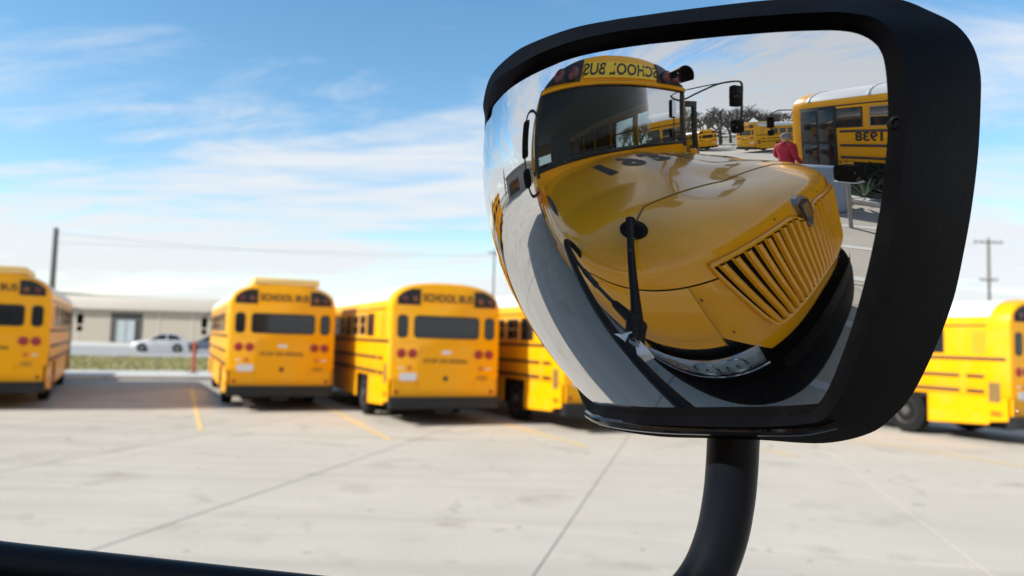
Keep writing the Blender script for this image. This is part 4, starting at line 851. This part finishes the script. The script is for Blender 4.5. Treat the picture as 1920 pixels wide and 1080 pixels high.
# ------------------------------------------------------------------ things only the mirror shows: person, plants, trees, far buildings
def make_person(loc, rz):
    o = empty('person', loc, rz); tag(o, 'person in red jacket and grey cap standing by the dark bus door, reflected', 'person')
    J = dict(pel=(0, 0, .98), sp=(0, .01, 1.16), ch=(0, .0, 1.36), nk=(0, .01, 1.52), hd=(0, .04, 1.62), tp=(0, .03, 1.76),
             lh=(-.10, 0, .92), lk=(-.11, .04, .50), la=(-.12, -.02, .09), lt=(-.13, .14, .04), rh=(.10, 0, .92), rk=(.12, .06, .51), ra=(.13, .06, .09), rt=(.15, .22, .04),
             ls=(-.20, 0, 1.44), le=(-.27, -.02, 1.16), lw=(-.22, .16, .98), lp=(-.20, .22, .93), rs=(.20, 0, 1.44), re=(.27, -.03, 1.16), rw=(.20, .18, 1.05), rp=(.16, .25, 1.02))
    rad = dict(pel=.155, sp=.15, ch=.175, nk=.065, hd=.095, tp=.075, lh=.105, lk=.07, la=.05, lt=.04, rh=.105, rk=.07, ra=.05, rt=.04, ls=.085, le=.058, lw=.04, lp=.035, rs=.085, re=.058, rw=.04, rp=.035)
    E = [('pel', 'sp'), ('sp', 'ch'), ('ch', 'nk'), ('nk', 'hd'), ('hd', 'tp'), ('pel', 'lh'), ('lh', 'lk'), ('lk', 'la'), ('la', 'lt'), ('pel', 'rh'), ('rh', 'rk'), ('rk', 'ra'), ('ra', 'rt'), ('ch', 'ls'), ('ls', 'le'), ('le', 'lw'), ('lw', 'lp'), ('ch', 'rs'), ('rs', 're'), ('re', 'rw'), ('rw', 'rp')]
    ks = list(J); me = bpy.data.meshes.new('body'); V = [J[k] for k in ks]; EE = [(ks.index(a), ks.index(b)) for a, b in E]; RR = [rad[k] for k in ks]
    fi = {}
    for s, wr, pm in ((-1, 'lw', 'lp'), (1, 'rw', 'rp')):
        p = Vector(J[pm]); d = (p - Vector(J[wr])).normalized(); sd_ = Vector((1, 0, 0)); sd_ = (sd_ - d*sd_.dot(d)).normalized()
        for k, (off, ln) in enumerate(((-.03, .06), (-.01, .075), (.01, .07), (.03, .055))):
            a = p + sd_*off; b = a + d*ln*.6 + Vector((0, 0, -.01)); c = b + d*ln*.4 + Vector((0, 0, -.025)); n0 = len(V); V += [tuple(a), tuple(b), tuple(c)]; EE += [(ks.index(pm), n0), (n0, n0+1), (n0+1, n0+2)]; RR += [.010, .009, .007]
        a = Vector(J[wr]).lerp(p, .4) - sd_*s*.035; b = a + d*.05 - sd_*s*.015; n0 = len(V); V += [tuple(a), tuple(b)]; EE += [(ks.index(wr), n0), (n0, n0+1)]; RR += [.012, .009]
    me.from_pydata(V, EE, []); tmp = bpy.data.objects.new('tmp', me); COL.objects.link(tmp)
    md = tmp.modifiers.new('s', 'SKIN'); tmp.modifiers.new('d', 'SUBSURF').levels = 2; tmp.modifiers['d'].render_levels = 2
    for i, sv in enumerate(me.skin_vertices[0].data): sv.radius = (RR[i], RR[i]*(.78 if i in (0, 1, 2) else 1)); sv.use_root = (i == 0)
    dg = bpy.context.evaluated_depsgraph_get(); dg.update(); bm_ = bpy.data.meshes.new_from_object(tmp.evaluated_get(dg)); bpy.data.objects.remove(tmp)
    bm_.materials.clear()
    for mm in (mat('skin', (.55, .34, .25), .5), mat('red_jacket', (.50, .02, .05), .8, var=.2, vscale=9), mat('dark_trousers', (.03, .035, .05), .8), mat('shoe', (.03, .03, .03), .6)): bm_.materials.append(mm)
    for p in bm_.polygons:
        c = p.center; hand = (abs(c.x) > .12 and c.y > .17 and .88 < c.z < 1.12)
        p.material_index = 0 if (c.z > 1.53 or hand) else 1 if c.z > .90 else 2 if c.z > .09 else 3; p.use_smooth = True
    b = link_mesh('body', bm_, o)
    m = MB(); m.lathe((0, .035, 1.665), (0, -.08, 1), [(0, .112), (.05, .112), (.09, .095), (.118, .06), (.128, .01)], 18); m.prism([(-.08, .10), (.08, .10), (.065, .20), (0, .225), (-.065, .20)], lambda a, b_, d: (a, b_, d), 1.672, 1.682); m.build('cap', mat('grey_cap', (.25, .24, .24), .9), b)
    m = MB(); m.lathe((0, .0, 1.47), (0, .1, 1), [(0, .12), (.03, .115), (.06, .10), (.075, .085)], 16); m.build('jacket_collar', MATS['red_jacket'], b)
    for s in (-1, 1): m = MB(); m.lathe((s*.035, .135, 1.645), (0, 1, 0), [(0, .013), (.006, .01), (.009, .002)], 8); m.build('eye', BLKM, b)
    m = MB(); m.tube([(0, .13, 1.645), (0, .155, 1.605), (0, .13, 1.595)], [.008, .016, .010], 8); m.build('nose', MATS['skin'], b)
    m = MB(); m.tube([(-.03, .122, 1.568), (0, .132, 1.565), (.03, .122, 1.568)], .006, 6); m.build('mouth', mat('lip', (.40, .16, .13), .6), b)
    for s in (-1, 1): m = MB(); m.lathe((s*.098, .03, 1.625), (s, -.2, 0), [(-.01, .02), (.008, .028), (.016, .02)], 10); m.build('ear', MATS['skin'], b)
    return o
PER = make_person((-3.02, -5.45, 0), R(200)); PER.scale = (1.07, 1.07, 1.07)
# planting bed with spiky plants at the lot edge behind the camera
BH = math.atan2(.30, .954)
bed = MB(); bed.box(-.8, 4.6, -.35, .45, -.02, .13, .02); bo = bed.build('planting_bed', KERBM); bo.location = (-1.75, -5.95, 0); bo.rotation_euler = (0, 0, BH); tag(bo, kind='structure')
bp_ = lambda a, b: Vector((-1.75 + a*math.cos(BH) - b*math.sin(BH), -5.95 + a*math.sin(BH) + b*math.cos(BH), 0))
GRB = mat('grey_blue_plastic', (.30, .36, .44), .5, var=.12, vscale=4)
o = empty('road_barrier', (-2.55, -5.02, 0), R(10)); tag(o, 'grey blue plastic barrier reflected just right of the grille', 'barrier')
rows_ = []
for x, k in ((-.86, .0), (-.90, .35), (-.84, .8), (-.7, 1), (0, 1), (.72, 1), (.86, .8), (.92, .35), (.88, 0)):
    hh = .72 + .36*k; rows_.append([(x, -.27*max(.3, k), .02), (x, -.28*max(.3, k), .16), (x, -.17*max(.3, k), .42), (x, -.13*max(.3, k), hh-.06), (x, -.08*max(.3, k), hh), (x, .08*max(.3, k), hh), (x, .13*max(.3, k), hh-.06), (x, .17*max(.3, k), .42), (x, .28*max(.3, k), .16), (x, .27*max(.3, k), .02)])
m = MB(); m.grid(rows_); n = 10; m.f.append(tuple(range(n))); m.f.append(tuple(8*n+i for i in range(n))); m.build('body', GRB, o, 50)
m = MB(); m.lathe((.55, .165, .42), (0, 1, .15), [(-.02, .11), (.012, .10), (.0, .085), (-.01, .02)], 16); m.build('forklift_slot', BLKM, o)
o = empty('black_box', (-1.30, -3.9, 0), R(14)); tag(o, 'added black rounded box on a post, in place of a phone-like shape, beside the grey blue barrier, reflected', 'box')  # added box and post in place of a phone-like black shape
m = MB(); m.cyl((0, 0, 0), (0, 0, .95), .03, 12); m.build('post', GRYM, o)
m = MB(); m.prism(rounded_rect(-.16, .16, .96, 1.27, .07), yz, -.10, .08); m.build('case', BLK, o, 30)
m = MB(); m.prism(rounded_rect(-.17, .17, .94, .957, .008), yz, -.11, .09); m.build('rim_strip', PLATE, o, 30)
LEAFG = mat('spiky_leaf', (.10, .17, .075), .5, var=.35, vscale=9); LEAFP = mat('pale_leaf_margin', (.42, .45, .30), .5, var=.2, vscale=7)
def yucca(x, y, h, label, rs):
    o = empty('spiky_plant', (x, y, .13)); tag(o, label, 'plant', 'spiky plants in the bed'); rn = random.Random(rs)
    for k in range(34):
        a = rn.uniform(0, 2*math.pi); e = rn.uniform(.25, 1.35); ln = h*rn.uniform(.75, 1.1); w_ = rn.uniform(.02, .035)
        d = Vector((math.cos(a)*math.cos(e), math.sin(a)*math.cos(e), math.sin(e))); sd_ = Vector((-math.sin(a), math.cos(a), 0))
        pts = []
        for q in range(5): t = q/4; c = d*ln*t + Vector((0, 0, -.35*ln*t*t*math.cos(e))); wv = w_*(1-t)**.6*(.6+.8*t if t < .5 else 1); pts.append([c - sd_*wv, c + Vector((0, 0, -wv*.5)), c + sd_*wv])
        m = MB(); m.grid(pts); m.build('leaf', LEAFP if k % 3 == 0 else LEAFG, o, 60)
    return o
for a, b, h_, lb, rs in ((.12, .12, .72, 'pale spiky plant next to the black box, reflected', 1), (.75, .1, .65, 'spiky plant at the mirror\'s right rim in reflection', 2), (-.45, .1, .62, 'spiky plant half hidden by the black box, reflected', 3)):
    p = bp_(a, b); yucca(p.x, p.y, h_, lb, rs)
hg = MB(); rn = random.Random(5)
for _ in range(5200):
    p = Vector((rn.uniform(-.7, 4.4), rn.gauss(-.15, .07), .1 + .85*rn.random()**.8)); a = rn.uniform(0, 6.28); b = rn.uniform(-1, 1); u_ = Vector((math.cos(a), math.sin(a), b))*.032; v_ = Vector((-math.sin(a), math.cos(a), rn.uniform(-1, 1)))*.02
    hg.add([p-u_, p+v_, p+u_, p-v_], [(0, 1, 2, 3)])
hro = empty('hedge', (-1.75, -5.95, .1), BH); tag(hro, 'dark green clipped hedge behind the spiky plants, reflected', 'hedge')
tag(hg.build('foliage', mat('hedge_leaf', (.03, .07, .035), .6, var=.4, vscale=5), hro, 0), kind='stuff')
m = MB()
for k in range(7): m.tube([(-.5+.75*k, -.15, 0), (-.48+.75*k, -.12, .4), (-.4+.75*k, -.15, .75)], [.03, .022, .01], 6)
m.build('stems', WOOD, hro)
# trees beyond the lot
BARK = mat('bark', (.10, .085, .07), .95, var=.3); TWIG = mat('twigs', (.20, .165, .14), .95, var=.2); EVG = mat('evergreen_needles', (.022, .05, .028), .8, var=.4, vscale=3)
def bare_tree(x, y, h, label, rs):
    o = empty('bare_tree', (x, y, 0)); tag(o, label, 'tree', 'trees beyond the lot'); rn = random.Random(rs); tr = MB(); cr_ = MB()
    def grow(mb, p, d, ln, r, lev):
        q = p + d*ln; mid = p.lerp(q, .5) + Vector((rn.uniform(-.05, .05)*ln, rn.uniform(-.05, .05)*ln, 0)); mb.tube([p, mid, q], [r, r*.8, r*.6], 6 if lev < 2 else 4, lev < 1)
        if lev < 5:
            for _ in range(4 if lev in (1, 2) else 3 if lev else 5):
                a = rn.uniform(0, 6.28); sp = rn.uniform(.35, .8); v = Vector((math.cos(a)*sp, math.sin(a)*sp, .1)); grow(cr_, p.lerp(q, rn.uniform(.6, 1)), (d + v).normalized(), ln*rn.uniform(.55, .78), max(.012, r*.58), lev+1)
    grow(tr, Vector((0, 0, -.1)), Vector((rn.uniform(-.05, .05), 0, 1)).normalized(), h*.3, h*.03, 0)
    tr.build('trunk', BARK, o); cr_.build('crown', TWIG, o, 0)
def evergreen(x, y, h, label, rs):
    o = empty('evergreen_tree', (x, y, 0)); tag(o, label, 'tree', 'trees beyond the lot'); rn = random.Random(rs); m = MB(); m.cyl((0, 0, -.1), (0, 0, h*.95), h*.02, 8, h*.004); m.build('trunk', BARK, o)
    c = MB(); lim = MB()
    for k in range(46):
        t = k/46; z = h*(.16 + .82*t); ln = h*.24*(1-t)**.8*rn.uniform(.6, 1.2); a = k*2.4 + rn.uniform(-.4, .4); d = Vector((math.cos(a), math.sin(a), rn.uniform(-.15, .15))); lim.tube([(0, 0, z), Vector((0, 0, z)) + d*ln], [h*.006, h*.002], 4, False)
        for _ in range(36):
            p = Vector((0, 0, z)) + d*ln*rn.uniform(.2, 1.05) + Vector((rn.gauss(0, .3), rn.gauss(0, .3), rn.gauss(0, .16)))*h*.05; u_ = Vector((rn.gauss(0, 1), rn.gauss(0, 1), rn.gauss(0, .5))).normalized()*h*.016; v_ = u_.orthogonal()*.5; c.add([p-u_, p+v_, p+u_, p-v_], [(0, 1, 2, 3)])
    lim.build('limbs', BARK, o); c.build('crown', EVG, o, 0)
def refl_xy(azd, r): azd += 5.6; return (.17 + r*math.sin(R(azd)), .47 + r*math.cos(R(azd)))
ORD = 'first second third fourth fifth sixth seventh eighth ninth tenth eleventh twelfth thirteenth fourteenth fifteenth sixteenth'.split()
for i in range(16):
    az = -160 + 2.45*i; rn = random.Random(200+i); x, y = refl_xy(az + rn.uniform(-.6, .6), rn.uniform(44, 62)); bare_tree(x, y, rn.uniform(9.0, 12.0), 'leafless tree, %s from the right in the reflected tree line' % ORD[i], 20+i)
for i, (az, r, h, lb) in enumerate(((-146.2, 62, 8.9, 'tall evergreen beside the flat side mirror in the reflection'), (-149.2, 66, 7.0, 'shorter evergreen behind the round side mirror in the reflection'), (-64.5, 60, 8.0, 'narrow evergreen near the left rim of the mirror'))):
    x, y = refl_xy(az, r); evergreen(x, y, h, lb, 50+i)
# far block at the left rim of the reflection
x, y = refl_xy(-75, 42); gbd = empty('grey_building', (x, y, 0), R(90-77+180)); tag(gbd, 'grey flat-roofed building compressed at the left side of the mirror', 'building')
m = MB(); m.box(-5, 12, -4, 9, 0, 3.6); m.build('wall', mat('grey_block', (.30, .29, .28), .8, var=.1), gbd); m = MB(); m.box(-5.3, 12.3, -4.3, 9.3, 3.6, 4.1); m.build('roof', ROOFG, gbd)
for k in range(5):
    for sy in (-4.03, 9.0):
        m = MB(); m.box(-4+3.2*k, -1.9+3.2*k, sy, sy+.03, .3, 2.9); m.build('bay_door', DRK, gbd)
m = MB(); m.box(-5.04, -5.0, -2, 5, .4, 2.6); m.build('window', DGL, gbd)
# low convent of buses farther off behind, seen over the hood
for i, (az, r, lb) in enumerate(((-150.5, 24, 'yellow bus behind the person in red, reflected over the hood'), (-143.5, 33, 'yellow bus low behind the open bus door in the reflection'), (-137, 36, 'far yellow bus seen through the windshield in the reflection'))):
    x, y = refl_xy(az, r); b = copy_tree(PROTO); b.location = (x, y, -.0); b.rotation_euler = (0, 0, R((200, 110, 105)[i])); tag(b, lb, 'school bus', 'yellow school buses parked in the lot')
    for ch in b.children_recursive:
        if ch.name.startswith('fleet'): bpy.data.objects.remove(ch)
